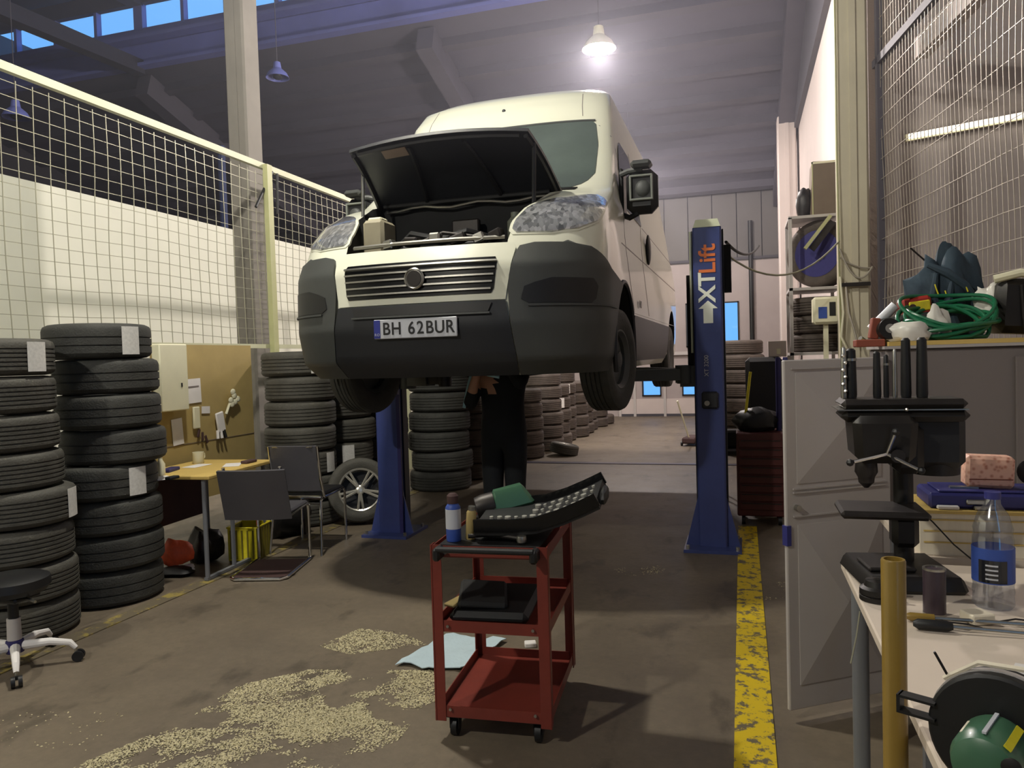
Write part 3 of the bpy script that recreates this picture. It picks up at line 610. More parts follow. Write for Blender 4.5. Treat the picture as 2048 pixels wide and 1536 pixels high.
# windscreen
wrw = [(1.47, -.70, .70), (1.52, -.80, .80), (1.62, -.84, .84), (1.9, -.82, .82), (2.12, -.77, .77), (2.15, -.74, .74)]
panel(wrw, 26, 18, 0.006, 0.008).build('windscreen', M['windscreen'], van)
for z0_, z1_ in ((1.455, 1.475),): panel([(z0_, -.74, .74), (z1_, -.76, .76)], 26, 1, 0.012, 0.01).build('windscreen_seal', M['black'], van)
panel([(2.145, -.76, .76), (2.162, -.76, .76)], 26, 1, 0.010, 0.008).build('header_seal', M['vangrey'], van)
MB().sphere((0, fyv(0, 2.33) - .003, 2.33), 0.016, 10, (1, .5, 1)).build('roof_marker', M['black'], van)
for a_ in ((-.5, .05), (.12, .62)):
    pts = [Vector((a_[0] + (a_[1] - a_[0]) * i / 6, fyv(a_[0] + (a_[1] - a_[0]) * i / 6, 1.46 + .012 * i) - .02, 1.46 + .012 * i)) for i in range(7)]
    MB().tube(pts, 0.007, n=6).build('wiper', M['steel'], van)
# bonnet (open): hinge low at the back, lip up and forward
hd = bpy.data.objects.new('bonnet', None); COL.objects.link(hd); hd.parent = van
def hood(u, v, dz=0.0):
    # u -1..1, v 0 hinge .. 1 lip
    w_ = .69 + (.61 - .69) * v; y = .93 + (.33 - .93) * v + 0.05 * u * u * v; z = 1.40 + (1.715 - 1.40) * v + .03 * math.sin(PI * v) - .035 * u * u * v
    return Vector((u * w_, y + dz * .45, z + dz * .9))
g = [[hood(-1 + 2 * j / 14, i / 8) for j in range(15)] for i in range(9)]
MB().grid(g, 0.022).build('bonnet_inner', M['vandark'], hd)
g2 = [[hood(-.97 + 1.94 * j / 14, .02 + .95 * i / 8, .034) for j in range(15)] for i in range(9)]
MB().grid(g2, -0.01).build('bonnet_skin', M['vanwhite'], hd)
for a_, b_ in (((-.96, .05), (-.96, .95)), ((.96, .05), (.96, .95)), ((-.9, .95), (.9, .95)), ((-.9, .08), (.9, .08)), ((-.4, .1), (-.3, .9)), ((.4, .1), (.3, .9))):
    pts = [hood(a_[0] + (b_[0] - a_[0]) * t / 6, a_[1] + (b_[1] - a_[1]) * t / 6) - Vector((0, .006, .014)) for t in range(7)]
    MB().tube(pts, 0.016, n=6).build('bonnet_rib', M['black'], hd)
pts = [hood(u, v) + Vector((0, -.012, -.02)) for u, v in ((-.62, .78), (-.34, .78), (-.34, .93), (-.62, .93))]
MB().add(pts + [p + Vector((0, .004, .008)) for p in pts], [(0, 1, 2, 3), (7, 6, 5, 4), (0, 4, 5, 1), (1, 5, 6, 2), (2, 6, 7, 3), (3, 7, 4, 0)]).build('warning_label', mat('faded_label', (150, 130, 116), .6), hd, smooth=0)
MB().cone(hood(.98, .78), (.60, .50, 1.18), .014, n=8).build('bonnet_strut', M['black'], van); MB().cone(hood(-.98, .6), (-.62, .55, 1.18), .012, n=8).build('bonnet_strut', M['steel'], van)
MB().tube([(x_ / 10, .90 - .02 * (1 - (x_ / 7) ** 2), 1.385 + .012 * math.sin(x_ * 1.4)) for x_ in range(-6, 7)], 0.010, n=6).build('cowl_edge', M['steel'], van)
# engine bay contents
bay = bpy.data.objects.new('engine', None); COL.objects.link(bay); bay.parent = van
MB().box((.0, .62, .88), (.62, .42, .42), bev=.05).build('engine_cover', M['black'], bay)
MB().box((-.43, .42, 1.05), (.15, .2, .34), bev=.02).build('battery', mat('battery_case', (150, 142, 118), .6), bay)
MB().box((-.43, .40, 1.225), (.1, .1, .03), bev=.01).build('battery_cap', M['cream'], bay)
for x_, y_, s_ in ((-.25, .24, .05), (-.1, .25, .07), (.06, .24, .05), (.2, .26, .07), (.34, .25, .05), (.44, .27, .06)):
    MB().box((x_, y_ - .05, 1.035 + .012 * math.sin(x_ * 30)), (s_ * 1.5, .06, .06), R3(0, random.uniform(-20, 20), random.uniform(-20, 20)), bev=.01).build('bracket', M['steel'] if s_ < .06 else M['grime'], bay)
MB().tube([(-.5, .20, 1.02), (-.2, .16, 1.022), (.2, .16, 1.022), (.5, .20, 1.02)], .014, n=6).build('slam_panel', M['steel'], bay)
MB().tube([(-.35, .5, 1.04), (-.2, .42, 1.12), (0, .4, 1.07), (.2, .36, 1.10), (.38, .5, 1.05)], .024, n=8).build('hose', M['black'], bay)
MB().tube([(-.1, .3, 1.04), (.05, .34, 1.10), (.3, .3, 1.05)], .012, n=6).build('hose', M['grime'], bay)
MB().lathe([(.05, 0), (.055, .02), (.055, .12), (.03, .15), (.03, .18)], 14, Matrix.Translation((.42, .7, 1.08))).build('reservoir', mat('reservoir_plastic', (120, 124, 110), .5), bay)
MB().box((.02, .85, 1.22), (.2, .05, .1), bev=.01).build('relay_box', M['grime'], bay)
MB().box((.0, .5, .33), (1.0, .35, .05)).build('undertray', M['underbody'], van, smooth=0)
MB().box((.0, 3.2, .22), (.5, 3.4, .12)).build('chassis_rail', M['underbody'], van, smooth=0)
for x_ in (-.62, .62): MB().box((x_, 1.22, .30), (.34, .08, .07)).build('suspension_arm', M['grime'], van, smooth=0)

# ---- tyres
def tyre_profile(R, W, ri, grooves=4, gd=.008, sh=.035):
    h = W / 2; p = [(ri, -h * .78), (ri + .012, -h * .86), ((R + ri) / 2, -h), (R - sh, -h * .97), (R - sh * .3, -h * .86), (R - .004, -h * .74)]
    x = -h * .70
    span = h * 1.40; seg = span / (grooves + 1)
    for k in range(grooves + 1):
        a = -h * .70 + k * seg
        p += [(R, a + .0), (R, a + seg - .010)]
        if k < grooves: p += [(R - gd, a + seg - .008), (R - gd, a + seg - .002)]
    p += [(R - .004, h * .74), (R - sh * .3, h * .86), (R - sh, h * .97), ((R + ri) / 2, h), (ri + .012, h * .86), (ri, h * .78)]
    return p
def wheel(R, W, ri, m_t, m_r, parent, loc, rot, n=44, spokes=5, name='wheel'):
    e = bpy.data.objects.new(name, None); COL.objects.link(e); e.parent = parent; e.location = loc; e.rotation_euler = [rad(a) for a in rot]
    MB().lathe(tyre_profile(R, W, ri), n, closed=True).build('tyre', m_t, e)
    MB().lathe([(ri + .004, -W * .40), (ri + .01, -W * .42), (ri + .01, -W * .38), (ri - .012, -W * .34), (ri - .02, W * .3), (ri + .01, W * .38), (ri + .01, W * .42), (ri - .004, W * .42), (ri - .03, W * .3), (ri - .03, -W * .3)], n, closed=True).build('rim', m_r, e)
    return e
for sg in (-1, 1):
    for yy in (WY, 5.0):
        e = wheel(.36, .225, .205, M['rubberd'], M['vangrey'], van, (sg * .925 if (sg > 0 or yy > 2) else -.985, yy, .268), (0, 90 * sg, (-8 if yy < 2 else 0)))
        MB().lathe([(.2, -.02), (.19, .04), (.1, .06), (.06, .05), (.055, .085), (.01, .09)], 24).build('wheel_disc', M['vangrey'], e)

# ================================================================== PERSON under the van
def person():
    t = thing('person', 'person in dark blue overalls standing under the van, arms raised', 'person', (-1.79, 5.6, 0), 0)
    J = dict(pel=(0, 0, .95, .155, .12), wst=(0, 0, 1.10, .17, .13), che=(0, -.01, 1.28, .20, .14), shc=(0, -.01, 1.39, .13, .10), nek=(0, -.02, 1.48, .055, .055), hd0=(0, -.03, 1.56, .07, .08), hd1=(0, -.03, 1.65, .078, .092), hd2=(0, -.02, 1.73, .055, .065),
        hpL=(.09, 0, .84, .115, .11), knL=(.09, -.03, .50, .085, .085), anL=(.095, .02, .11, .07, .07), ftL=(.115, -.07, .05, .042, .04), toL=(.12, -.17, .04, .036, .03),
        hpR=(-.09, 0, .84, .115, .11), knR=(-.085, -.05, .50, .085, .085), anR=(-.085, 0, .11, .07, .07), ftR=(-.09, -.09, .05, .042, .04), toR=(-.095, -.19, .04, .036, .03),
        shR=(-.17, -.02, 1.39, .075, .075), elR=(-.235, -.14, 1.13, .055, .055), wrR=(-.15, -.22, 1.33, .036, .036), haR=(-.12, -.235, 1.41, .036, .03),
        shL=(.17, -.02, 1.39, .075, .075), elL=(.21, -.22, 1.30, .052, .052), wrL=(.12, -.30, 1.47, .034, .034), haL=(.10, -.31, 1.55, .036, .03))
    names = list(J); E = [('pel', 'wst'), ('wst', 'che'), ('che', 'shc'), ('shc', 'nek'), ('nek', 'hd0'), ('hd0', 'hd1'), ('hd1', 'hd2')]
    for a in 'LR': E += [('pel', 'hp' + a), ('hp' + a, 'kn' + a), ('kn' + a, 'an' + a), ('an' + a, 'ft' + a), ('ft' + a, 'to' + a), ('shc', 'sh' + a), ('sh' + a, 'el' + a), ('el' + a, 'wr' + a), ('wr' + a, 'ha' + a)]
    me = bpy.data.meshes.new('b'); me.from_pydata([J[n][:3] for n in names], [(names.index(a), names.index(b)) for a, b in E], [])
    o = bpy.data.objects.new('body', me); COL.objects.link(o); sk = o.modifiers.new('s', 'SKIN'); sk.use_smooth_shade = True
    for i, n in enumerate(names): v = me.skin_vertices[0].data[i]; v.radius = J[n][3:]; v.use_root = (n == 'pel')
    sb = o.modifiers.new('u', 'SUBSURF'); sb.levels = 2; sb.render_levels = 2
    dg = bpy.context.evaluated_depsgraph_get(); dg.update(); m2 = bpy.data.meshes.new_from_object(o.evaluated_get(dg)); bpy.data.objects.remove(o)
    mb = MB(); mb.add([v.co for v in m2.vertices], [tuple(p.vertices) for p in m2.polygons])
    mb.mi = []
    hands = [Vector(J['haR'][:3]), Vector(J['haL'][:3])]; wr = [Vector(J['wrR'][:3]), Vector(J['wrL'][:3])]; el = [Vector(J['elR'][:3]), Vector(J['elL'][:3])]
    for p in m2.polygons:
        c = Vector(p.center); k = 0
        if c.z > 1.47 and abs(c.x) < .1 and c.y > -.16: k = 1
        for h_, w_, e_ in zip(hands, wr, el):
            ax = (h_ - e_).normalized()
            if (c - (w_ + (e_ - w_) * .35)).dot(ax) > 0 and (c - w_).length < .16: k = 1
        if c.z < .13: k = 2
        mb.mi.append(k)
    mb.cur = 1
    for h_, w_ in zip(hands, wr):
        d = (h_ - w_).normalized(); sd = Vector((1, .2, 0)).normalized(); f = d.cross(sd).normalized()
        for q, (off, ln) in enumerate(((-.028, .062), (-.010, .074), (.009, .070), (.027, .055))):
            a = h_ + sd * off + d * .012; mb.tube([a, a + d * ln * .5 + f * .01, a + d * ln * .8 + f * .028, a + d * ln + f * .04], [.0095, .009, .008, .006], 8)
        a = h_ - sd * .028 - d * .02; mb.tube([a, a - sd * .025 + d * .02 + f * .01, a - sd * .03 + d * .045 + f * .03], [.011, .010, .007], 8)
    # face: nose, ears, brow
    mb.sphere((0, -.128, 1.645), .016, 8, (.8, 1, 1.4)); mb.sphere((-.08, -.03, 1.645), .024, 8, (.35, .7, 1)); mb.sphere((.08, -.03, 1.645), .024, 8, (.35, .7, 1))
    b = mb.build('body', [M['overall'], M['skin'], M['boot']], t, smooth=80)
    for sx in (-1, 1): MB().sphere((sx * .03, -.115, 1.665), .012, 8, (1, .6, .8)).build('eye', M['paper'], t); MB().sphere((sx * .03, -.122, 1.665), .006, 8, (1, .6, 1)).build('pupil', M['black'], t)
    MB().tube([(-.025, -.118, 1.61), (0, -.124, 1.607), (.025, -.118, 1.61)], .005, n=6).build('mouth', M['maroon'], t)
    MB().sphere((0, -.005, 1.70), .092, 14, (.95, 1.05, .8)).build('hair', M['hair'], t)
    MB().tube([(-.262, -.17, 1.13), (-.245, -.13, 1.26), (-.225, -.09, 1.38)], .014, n=6).build('sleeve_glint', M['glint'], t)  # pale tubes paint in the cyan highlights on sleeve and shoulder
    MB().tube([(-.15, -.15, 1.41), (-.06, -.165, 1.38), (.03, -.165, 1.36)], .013, n=6).build('chest_glint', M['glint'], t)
person()

# ================================================================== TYRES
PROT = {}
def tyre_mesh(key, R, W, m_, n=56, ri=None, gr=4):
    if key not in PROT: PROT[key] = MB().lathe(tyre_profile(R, W, ri or R * .64, gr), n, closed=True); PROT[key] = (PROT[key], m_, None)
    mbx, mm, me = PROT[key]
    if me is None:
        o = mbx.build('tyre', mm, None, smooth=40); PROT[key] = (mbx, mm, o.data); return o
    o = bpy.data.objects.new('tyre', me); COL.objects.link(o); return o
ORD = ['top', 'second', 'third', 'fourth', 'fifth', 'sixth', 'seventh', 'eighth', 'ninth', 'tenth']
def lay(w): return w
def sticker(o, R, W, az, aw=.12, h=.8):
    m_ = MB(); rows = []
    for k in range(3):
        z = (-.5 + k / 2) * W * h; rows.append([((R + .004) * math.cos(az + (j / 6 - .5) * aw / R), (R + .004) * math.sin(az + (j / 6 - .5) * aw / R), z) for j in range(7)])
    m_.grid(rows, .002).build('paper_label', M['sticker'], o, label='white printed paper label')
def stack(x, y, n, key, R, W, m_, where, group, labels={}, jit=.018, h=None, gr=4, z0=0.0, offs=None):
    h = (h or W) + .003
    for k in range(n):
        o = tyre_mesh(key, R, W, m_, gr=gr); z = z0 + (k + .5) * h; i = n - 1 - k
        o.location = (x + random.uniform(-jit, jit), y + random.uniform(-jit, jit), z); o.rotation_euler = (rad(random.uniform(-.2, .2)), rad(random.uniform(-.2, .2)), random.uniform(0, 6))
        if offs: o.location.x += offs[n - 1 - k] * .67; o.location.y += offs[n - 1 - k] * .74
        pos = 'bottom' if k == 0 and n > 1 else (ORD[i] + (' from top' if i else ''))
        tag(o, 'black tyre, %s of the %s' % (pos, where) + (', with white label' if i in labels else ''), 'tyre', group)
        if i in labels:
            az = math.atan2(-o.location.y, -o.location.x) + labels[i]; sticker(o, R, W, az - o.rotation_euler.z)
stack(-4.05, 3.28, 8, 'a', .315, .207, M['rubber'], 'stack at the left edge', 'tyres in the left edge stack', {0: .75, 4: 1.15}, gr=5, h=.209, jit=.006, offs=[-.06, -.06, -.045, -.03, .02, .0, .01, .01])
stack(-4.02, 3.97, 8, 'b', .318, .222, M['rubberd'], 'stack left of the desk', 'tyres in the stack left of the desk', {0: .62, 4: .62}, gr=2, jit=.006, offs=[-.03, .01, .015, .03, -.03, -.01, -.01, -.02])
stack(-4.03, 6.26, 7, 'c', .33, .229, M['rubber'], 'stack right of the brown board', 'tyres right of the board', {0: .55, 4: .95}, gr=4)
stack(-4.00, 6.97, 6, 'c', .33, .229, M['rubber'], 'stack behind the leaning alloy wheel', 'tyres behind the alloy wheel', {3: .22}, gr=4, h=.232)
stack(-3.93, 7.66, 5, 'b', .318, .222, M['rubberd'], 'stack behind the left lift post', 'tyres behind the left lift post')
stack(-3.42, 8.22, 7, 'd', .36, .225, M['rubberd'], 'stack right of the left lift post', 'tyres right of the left lift post')
stack(-3.32, 9.0, 5, 'e', .31, .205, M['rubberb'], 'stack left of the standing person', 'tyres left of the person')
stack(-3.25, 9.9, 6, 'e', .31, .205, M['rubberb'], 'stack hidden behind the person', 'tyres behind the person')
stack(-3.18, 10.9, 5, 'e', .31, .205, M['rubberb'], 'second stack behind the person', 'tyres behind the person')
for k, (y, n, x, wd) in enumerate([(11.85, 6, -3.1, 'first'), (12.52, 5, -3.12, 'second'), (13.2, 6, -3.16, 'third'), (13.86, 5, -3.08, 'fourth'), (14.52, 4, -3.1, 'fifth'), (15.18, 2, -3.14, 'sixth'), (15.84, 2, -3.05, 'seventh'), (16.5, 1, -3.03, 'eighth')]):
    stack(x, y, n, 'e', .31, .205, M['rubberb'], '%s far stack behind the person' % wd, 'tyres in the far row', {1: .5} if k in (1, 2) else {})
stack(0.0, 11.5, 8, 'e', .31, .205, M['rubberb'], 'stack right of the right lift post', 'tyres right of the right lift post')
# wheels
def alloy(loc, rot, label, R=.30, W=.20):
    t = thing('alloy_wheel', label, 'wheel', loc, rot=rot, group=None)
    MB().lathe(tyre_profile(R, W, R * .66, 3), 48, closed=True).build('tyre', M['rubber'], t)
    ri = R * .66; mb = MB(); mb.lathe([(ri - .002, W * .43), (ri - .015, W * .40), (ri - .02, -W * .4), (ri + .003, -W * .42), (ri + .003, -W * .38), (ri - .008, W * .36), (ri + .002, W * .40)], 40, closed=True); mb.build('rim', M['alloy'], t)
    MB().lathe([(ri - .02, -.03), (ri - .02, -.02), (.001, -.02)], 32).build('rim_shadow_disc', M['black'], t)  # black disc stands in for the shade behind the spokes
    for k in range(5):
        a = 2 * PI * k / 5
        for d in (-.13, .13):
            MB().add([], []).tube([(math.cos(a + d * .5) * .035, math.sin(a + d * .5) * .035, W * .30), (math.cos(a + d) * ri * .6, math.sin(a + d) * ri * .6, W * .34), (math.cos(a + d) * (ri - .008), math.sin(a + d) * (ri - .008), W * .36)], [.016, .012, .013], 6).build('spoke', M['alloy'], t)
    MB().lathe([(.001, W * .36), (.03, W * .36), (.042, W * .33), (.045, W * .2)], 20).build('hub', M['alloy'], t)
    return t
alloy((-3.45, 6.31, .305), (0, 76, -62), 'alloy wheel with tyre leaning beside the chrome chair')
alloy((-2.62, 11.2, .10), (0, 12, 20), 'small silver wheel lying at the foot of the far tyre row', .22, .16)

# ================================================================== BOARD, BOX, PAPERS, DESK
bd = thing('pin_board', 'brown fibreboard panel standing behind the desk', 'board', (-4.33, 5.33, 0))
MB().box((0, 0, 1.09), (.02, 1.22, 1.20)).build('upper_panel', M['board'], bd, smooth=0); MB().box((.002, 0.0, .46), (.018, 1.22, .10)).build('lower_strip', M['board'], bd, smooth=0)
MB().box((.012, .0, .885), (.004, 1.22, .006)).build('panel_joint', M['brown'], bd, smooth=0)
bx = thing('wall_box', 'white metal box fixed left of the brown board', 'cabinet', (-4.25, 4.83, 1.43))
MB().box((0, 0, 0), (.08, .30, .52), bev=.008).build('case', M['cream'], bx); MB().box((.042, .07, -.06), (.008, .012, .03)).build('lock', M['black'], bx, smooth=0)
def sheet(y, z, w_, h_, label, tilt=0, m_='paper', name='paper_sheet', cat='paper', x=-4.312):
    o = MB().box((0, 0, 0), (.003, w_, h_)).build(name, M[m_], None, (x, y, z), (tilt, 0, 0), smooth=0); return tag(o, label, cat)
p_ = sheet(5.115, 1.31, .25, .20, 'printed calendar sheet pinned high on the brown board', 2)
MB().box((.003, 0, .035), (.002, .20, .012)).build('print_line', M['lockerd'], p_, smooth=0)
sheet(4.95, .995, .12, .21, 'blank white sheet pinned low left on the board', 4); sheet(5.29, 1.145, .10, .06, 'small white note beside the hanging keys', -3)
sw = thing('key_tag', 'cream tag with dark keys hanging mid board', 'keys', (-4.31, 5.155, 1.09)); MB().box((.012, 0, 0), (.02, .075, .18), bev=.006).build('tag_plate', M['cream'], sw)
for k in range(3): MB().box((.012, .02 + .045 * k, -.13 - .03 * k), (.01, .025, .07), R3(20 * k - 20), bev=.003).build('key', M['maroon'], sw)
gl = thing('work_gloves', 'white gloves hanging low on the board', 'gloves', (-4.30, 5.44, 1.01))
MB().box((.01, 0, .02), (.02, .10, .17), R3(10), bev=.008).build('palm', M['paper'], gl)
for k in (-.04, 0, .04): MB().tube([(.01, k, -.05), (.02, k * 1.3, -.12)], .013, n=6).build('finger', M['paper'] if k < .03 else M['black'], gl)
gl2 = thing('cloth_bunch', 'cream cloth flower bunch pinned high right on the board', 'cloth', (-4.30, 5.62, 1.19))
for k in range(6): MB().sphere((.015, .05 * math.cos(k) - .03 + k * .015, .05 * math.sin(k * 2) + .01 * k), .035, 8, (.4, 1, .8)).build('petal', M['cream'], gl2)
MB().cone((.01, -.1, -.10), (.01, -.04, .0), .012, n=6).build('stem', M['cream'], gl2)

dk = thing('desk', 'yellow wooden desk on thin steel legs before the board', 'desk', (-3.90, 4.74, 0), 4)
MB().box((0, 0, .735), (.66, .84, .028), bev=.006).build('desk_top', M['wood'], dk, smooth=0); MB().box((-.29, 0, .52), (.02, .8, .4)).build('back_panel', M['maroon'], dk, smooth=0)
for x_, y_ in ((.26, -.06), (.26, -.38), (-.26, .38), (.26, .38)): MB().cone((x_, y_, 0), (x_, y_, .722), .016, n=10).build('leg', M['benchleg'], dk)
MB().box((.26, 0, .02), (.03, .8, .02)).build('foot_rail', M['benchleg'], dk, smooth=0)
def lathe_thing(name, label, cat, loc, parts, rot=None):
    t = thing(name, label, cat, loc, rot=rot)
    for nm, prof, m_ in parts: MB().lathe(prof, 22).build(nm, M[m_] if isinstance(m_, str) else m_, t)
    return t
lathe_thing('bottle', 'small white bottle with brown cap on the desk', 'bottle', (-3.93, 4.33, .749), [('bottle_body', [(.028, 0), (.03, .01), (.03, .08), (.014, .11), (.013, .13)], 'cream'), ('cap', [(.016, .13), (.016, .15), (.001, .152)], 'maroon')])
mg = lathe_thing('mug', 'cream mug standing at the back of the desk', 'mug', (-4.10, 4.92, .749), [('cup', [(.036, 0), (.042, .01), (.043, .09), (.038, .09), (.036, .01), (.001, .012)], 'cream')])
MB().tube([(.0, .042, .075), (.0, .07, .07), (0, .072, .04), (0, .042, .025)], .006, n=8).build('handle', M['cream'], mg)
b1 = MB().box((0, 0, .012), (.07, .17, .024), R3(0, 0, 15), bev=.004).build('notebook', M['navy'], None, (-4.02, 4.52, .749)); tag(b1, 'dark blue notebook lying on the desk', 'notebook')
for k, (x_, y_, l_) in enumerate([(-4.0, 4.78, 'white paper slip left of the mug'), (-3.74, 4.86, 'long white paper on the front right of the desk'), (-3.82, 4.22, 'white paper at the left end of the desk')]):
    o = MB().box((0, 0, .001), (.12, .20, .002), R3(0, 0, 30 * k)).build('paper_sheet', M['paper'], None, (x_, y_, .750), smooth=0); tag(o, l_, 'paper')
o = MB().box((0, 0, .012), (.06, .13, .022), bev=.005).build('phone', M['maroon'], None, (-3.68, 4.98, .749)); tag(o, 'dark red phone at the right corner of the desk', 'phone')
o = MB().box((0, 0, .01), (.05, .09, .02), bev=.005).build('phone', M['black'], None, (-3.72, 4.2, .749)); tag(o, 'black phone at the left end of the desk', 'phone')

# chairs
c1 = thing('cantilever_chair', 'grey shell chair on a bent chrome tube base, nearest the desk', 'chair', (-3.33, 4.72, 0), 14)
fr2 = [(-.2, .27, .42), (-.2, .27, .03), (-.2, .25, .014), (-.2, -.24, .014), (-.16, -.28, .014), (.16, -.28, .014), (.2, -.24, .014), (.2, .25, .014), (.2, .27, .03), (.2, .27, .42), (.2, .24, .445), (.2, -.15, .43), (.2, -.22, .47), (.2, -.30, .80)]
MB().tube(fr2, .012, n=8).build('tube_frame', M['chrome'], c1); MB().tube([(-.2, .27, .42), (-.2, .24, .445), (-.2, -.15, .43), (-.2, -.22, .47), (-.2, -.30, .80)], .012, n=8).build('tube_frame', M['chrome'], c1)
MB().box((0, .03, .455), (.42, .42, .03), bev=.012).build('seat', M['chairgrey'], c1)
MB().grid([[(-.24 + .48 * j / 8, -.21 - .11 * i / 5 - .03 * (1 - ((j - 4) / 4) ** 2), .42 + .36 * i / 5) for j in range(9)] for i in range(6)], .02).build('backrest', M['chairgrey'], c1)
MB().box((0, -.02, .018), (.38, .48, .006)).build('floor_shadow_sheet', M['maroon'], c1, smooth=0)  # dark sheet painted in for the shade under the chair
c2 = thing('chrome_chair', 'dark chair with bright chrome frame behind the grey shell chair', 'chair', (-3.42, 5.42, 0), 6)
for sx in (-1, 1):
    MB().tube([(sx * .2, .22, 0), (sx * .2, .22, .42), (sx * .2, .2, .45), (sx * .2, -.2, .44), (sx * .2, -.24, .42), (sx * .22, -.30, 0)], .011, n=8).build('leg_frame', M['chrome'], c2)
    MB().tube([(sx * .205, -.18, .44), (sx * .205, -.24, .60), (sx * .205, -.28, .86)], .011, n=8).build('back_tube', M['chrome'], c2)
MB().tube([(-.2, -.225, .445), (0, -.235, .45), (.2, -.225, .445)], .014, n=8).build('seat_edge', M['chrome'], c2); MB().tube([(-.2, -.23, .40), (.2, -.23, .40)], .009, n=8).build('cross_bar', M['chrome'], c2)
MB().box((0, 0, .465), (.40, .40, .03), bev=.012).build('seat', M['black'], c2)
MB().grid([[(-.2 + .4 * j / 6, -.215 - .07 * i / 5 - .02 * (1 - ((j - 3) / 3) ** 2), .50 + .36 * i / 5) for j in range(7)] for i in range(6)], .022).build('backrest', M['chairgrey'], c2)
MB().box((0, -.29, .855), (.34, .012, .012)).build('top_edge', M['chrome'], c2, smooth=0)
# basket and bags
bk = thing('waste_basket', 'yellow lattice basket under the desk beside the grey chair', 'basket', (-3.72, 5.0, 0), 10)
def fr4(x_, y_, r_): return r_
for k in range(4):
    a = k * PI / 2; rt = Matrix.Rotation(a, 3, 'Z')
    MB().add([], []).box(rt @ Vector((0, -.115, .13)), (.23, .006, .25), rt).build('side_wall', M['yplastic'] if k % 2 == 0 else M['basket'], bk, smooth=0)
    for q in range(5):
        MB().box(rt @ Vector((-.09 + .045 * q, -.121, .13)), (.012, .006, .22), rt).build('rib', M['basket'], bk, smooth=0)
MB().box((0, 0, .006), (.23, .23, .012)).build('bottom', M['basket'], bk, smooth=0); MB().tube([(-.12, -.12, .26), (.12, -.12, .26), (.12, .12, .26), (-.12, .12, .26)], .007, n=6, closed=True).build('rim', M['yplastic'], bk)
def lump(name, label, cat, loc, sc, m_, seed, amp=.22, n=16, cutz=True):
    rnd = random.Random(seed); ph = [rnd.uniform(0, 6) for _ in range(6)]; mb = MB(); mb.sphere((0, 0, 0), 1, n)
    V = []
    for v in mb.v:
        x, y, z = v; f = 1 + amp * (math.sin(3 * x + ph[0]) * math.sin(4 * y + ph[1]) + .6 * math.sin(7 * z + 5 * x + ph[2]) * math.sin(6 * y + ph[3]))
        V.append((x * f * sc[0], y * f * sc[1], (max(z * f, -.8) + .8) * sc[2]))
    mb.v = V; o = mb.build(name, M[m_], None, loc, smooth=60); return tag(o, label, cat)
lump('shopping_bag', 'orange and red plastic bag on the floor by the desk', 'bag', (-4.02, 4.54, .06), (.12, .10, .10), 'orange', 3)
lump('crumpled_rag', 'black rag under the orange bag', 'rag', (-3.98, 4.47, 0), (.17, .10, .035), 'black', 5)
lump('crumpled_paper', 'white crumpled paper beside the orange bag', 'paper', (-3.93, 4.56, 0), (.05, .04, .03), 'paper', 8)
lump('dark_sack', 'dark sack under the desk between bag and leg', 'bag', (-4.0, 4.82, 0), (.13, .12, .14), 'grime', 9)
lump('dark_sack', 'black sack behind the chrome chair', 'bag', (-3.85, 5.72, 0), (.16, .2, .24), 'black', 11)

# office stool at the left edge
os_ = thing('office_stool', 'white five-star stool base with casters at the left edge', 'stool', (-3.56, 2.87, 0), 4)
for k in range(5):
    a = math.radians(-43 + 72 * k) ; d = Vector((math.cos(a), math.sin(a), 0))
    MB().tube([d * .03 + Vector((0, 0, .115)), d * .16 + Vector((0, 0, .118)), d * .25 + Vector((0, 0, .10)), d * .275 + Vector((0, 0, .07))], [.024, .019, .016, .012], 10).build('star_leg', M['paper'], os_)
    cs = MB(); s_ = d.cross(Vector((0, 0, 1))); c_ = d * .285 + Vector((0, 0, .028))
    for q in (-1, 1): cs = MB().cone(c_ + s_ * q * .006, c_ + s_ * q * .024, .027, n=16); cs.build('caster_wheel', M['black'], os_)
    MB().cone(d * .275 + Vector((0, 0, .035)), d * .275 + Vector((0, 0, .08)), .008, n=8).build('caster_stem', M['steel'], os_)
MB().lathe([(.04, .085), (.045, .10), (.04, .145), (.03, .15)], 20).build('hub', M['navy'], os_); MB().lathe([(.033, .15), (.031, .26)], 20).build('column_sleeve', M['locker'], os_); MB().lathe([(.024, .26), (.024, .36)], 16).build('gas_spring', M['black'], os_)
MB().box((0, 0, .37), (.2, .16, .03), bev=.01).build('seat_plate', M['black'], os_); MB().lathe([(.10, .385), (.15, .39), (.175, .42), (.17, .46), (.14, .475), (.001, .478)], 32).build('seat', M['black'], os_)
MB().tube([(.06, 0, .37), (.2, -.06, .37)], .007, n=6).build('lever', M['steel'], os_)

# ================================================================== TROLLEY
tr = thing('tool_trolley', 'red three-shelf workshop trolley in the foreground', 'trolley', (-.972, 3.03, 0), 4)
HW, HD = .232, .31
for sx in (-1, 1):
    for sy_ in (-1, 1):
        lg = MB(); lg.box((sx * (HW - .002), sy_ * (HD - .02), .43), (.004, .044, .70)); lg.box((sx * (HW - .02), sy_ * (HD - .002), .43), (.044, .004, .70)); lg.build('leg', M['red'], tr, smooth=0)
for z in (.10, .44, .735):
    sh = MB(); sh.box((0, 0, z), (2 * HW - .01, 2 * HD - .01, .006)); sh.build('shelf', M['red'], tr, smooth=0)
    for sx in (-1, 1): MB().box((sx * (HW - .006), 0, z + .018), (.004, 2 * HD - .05, .045)).build('shelf_lip', M['red'], tr, smooth=0)
    for sy_ in (-1, 1): MB().box((0, sy_ * (HD - .006), z + .018), (2 * HW - .05, .004, .045)).build('shelf_lip', M['red'], tr, smooth=0)
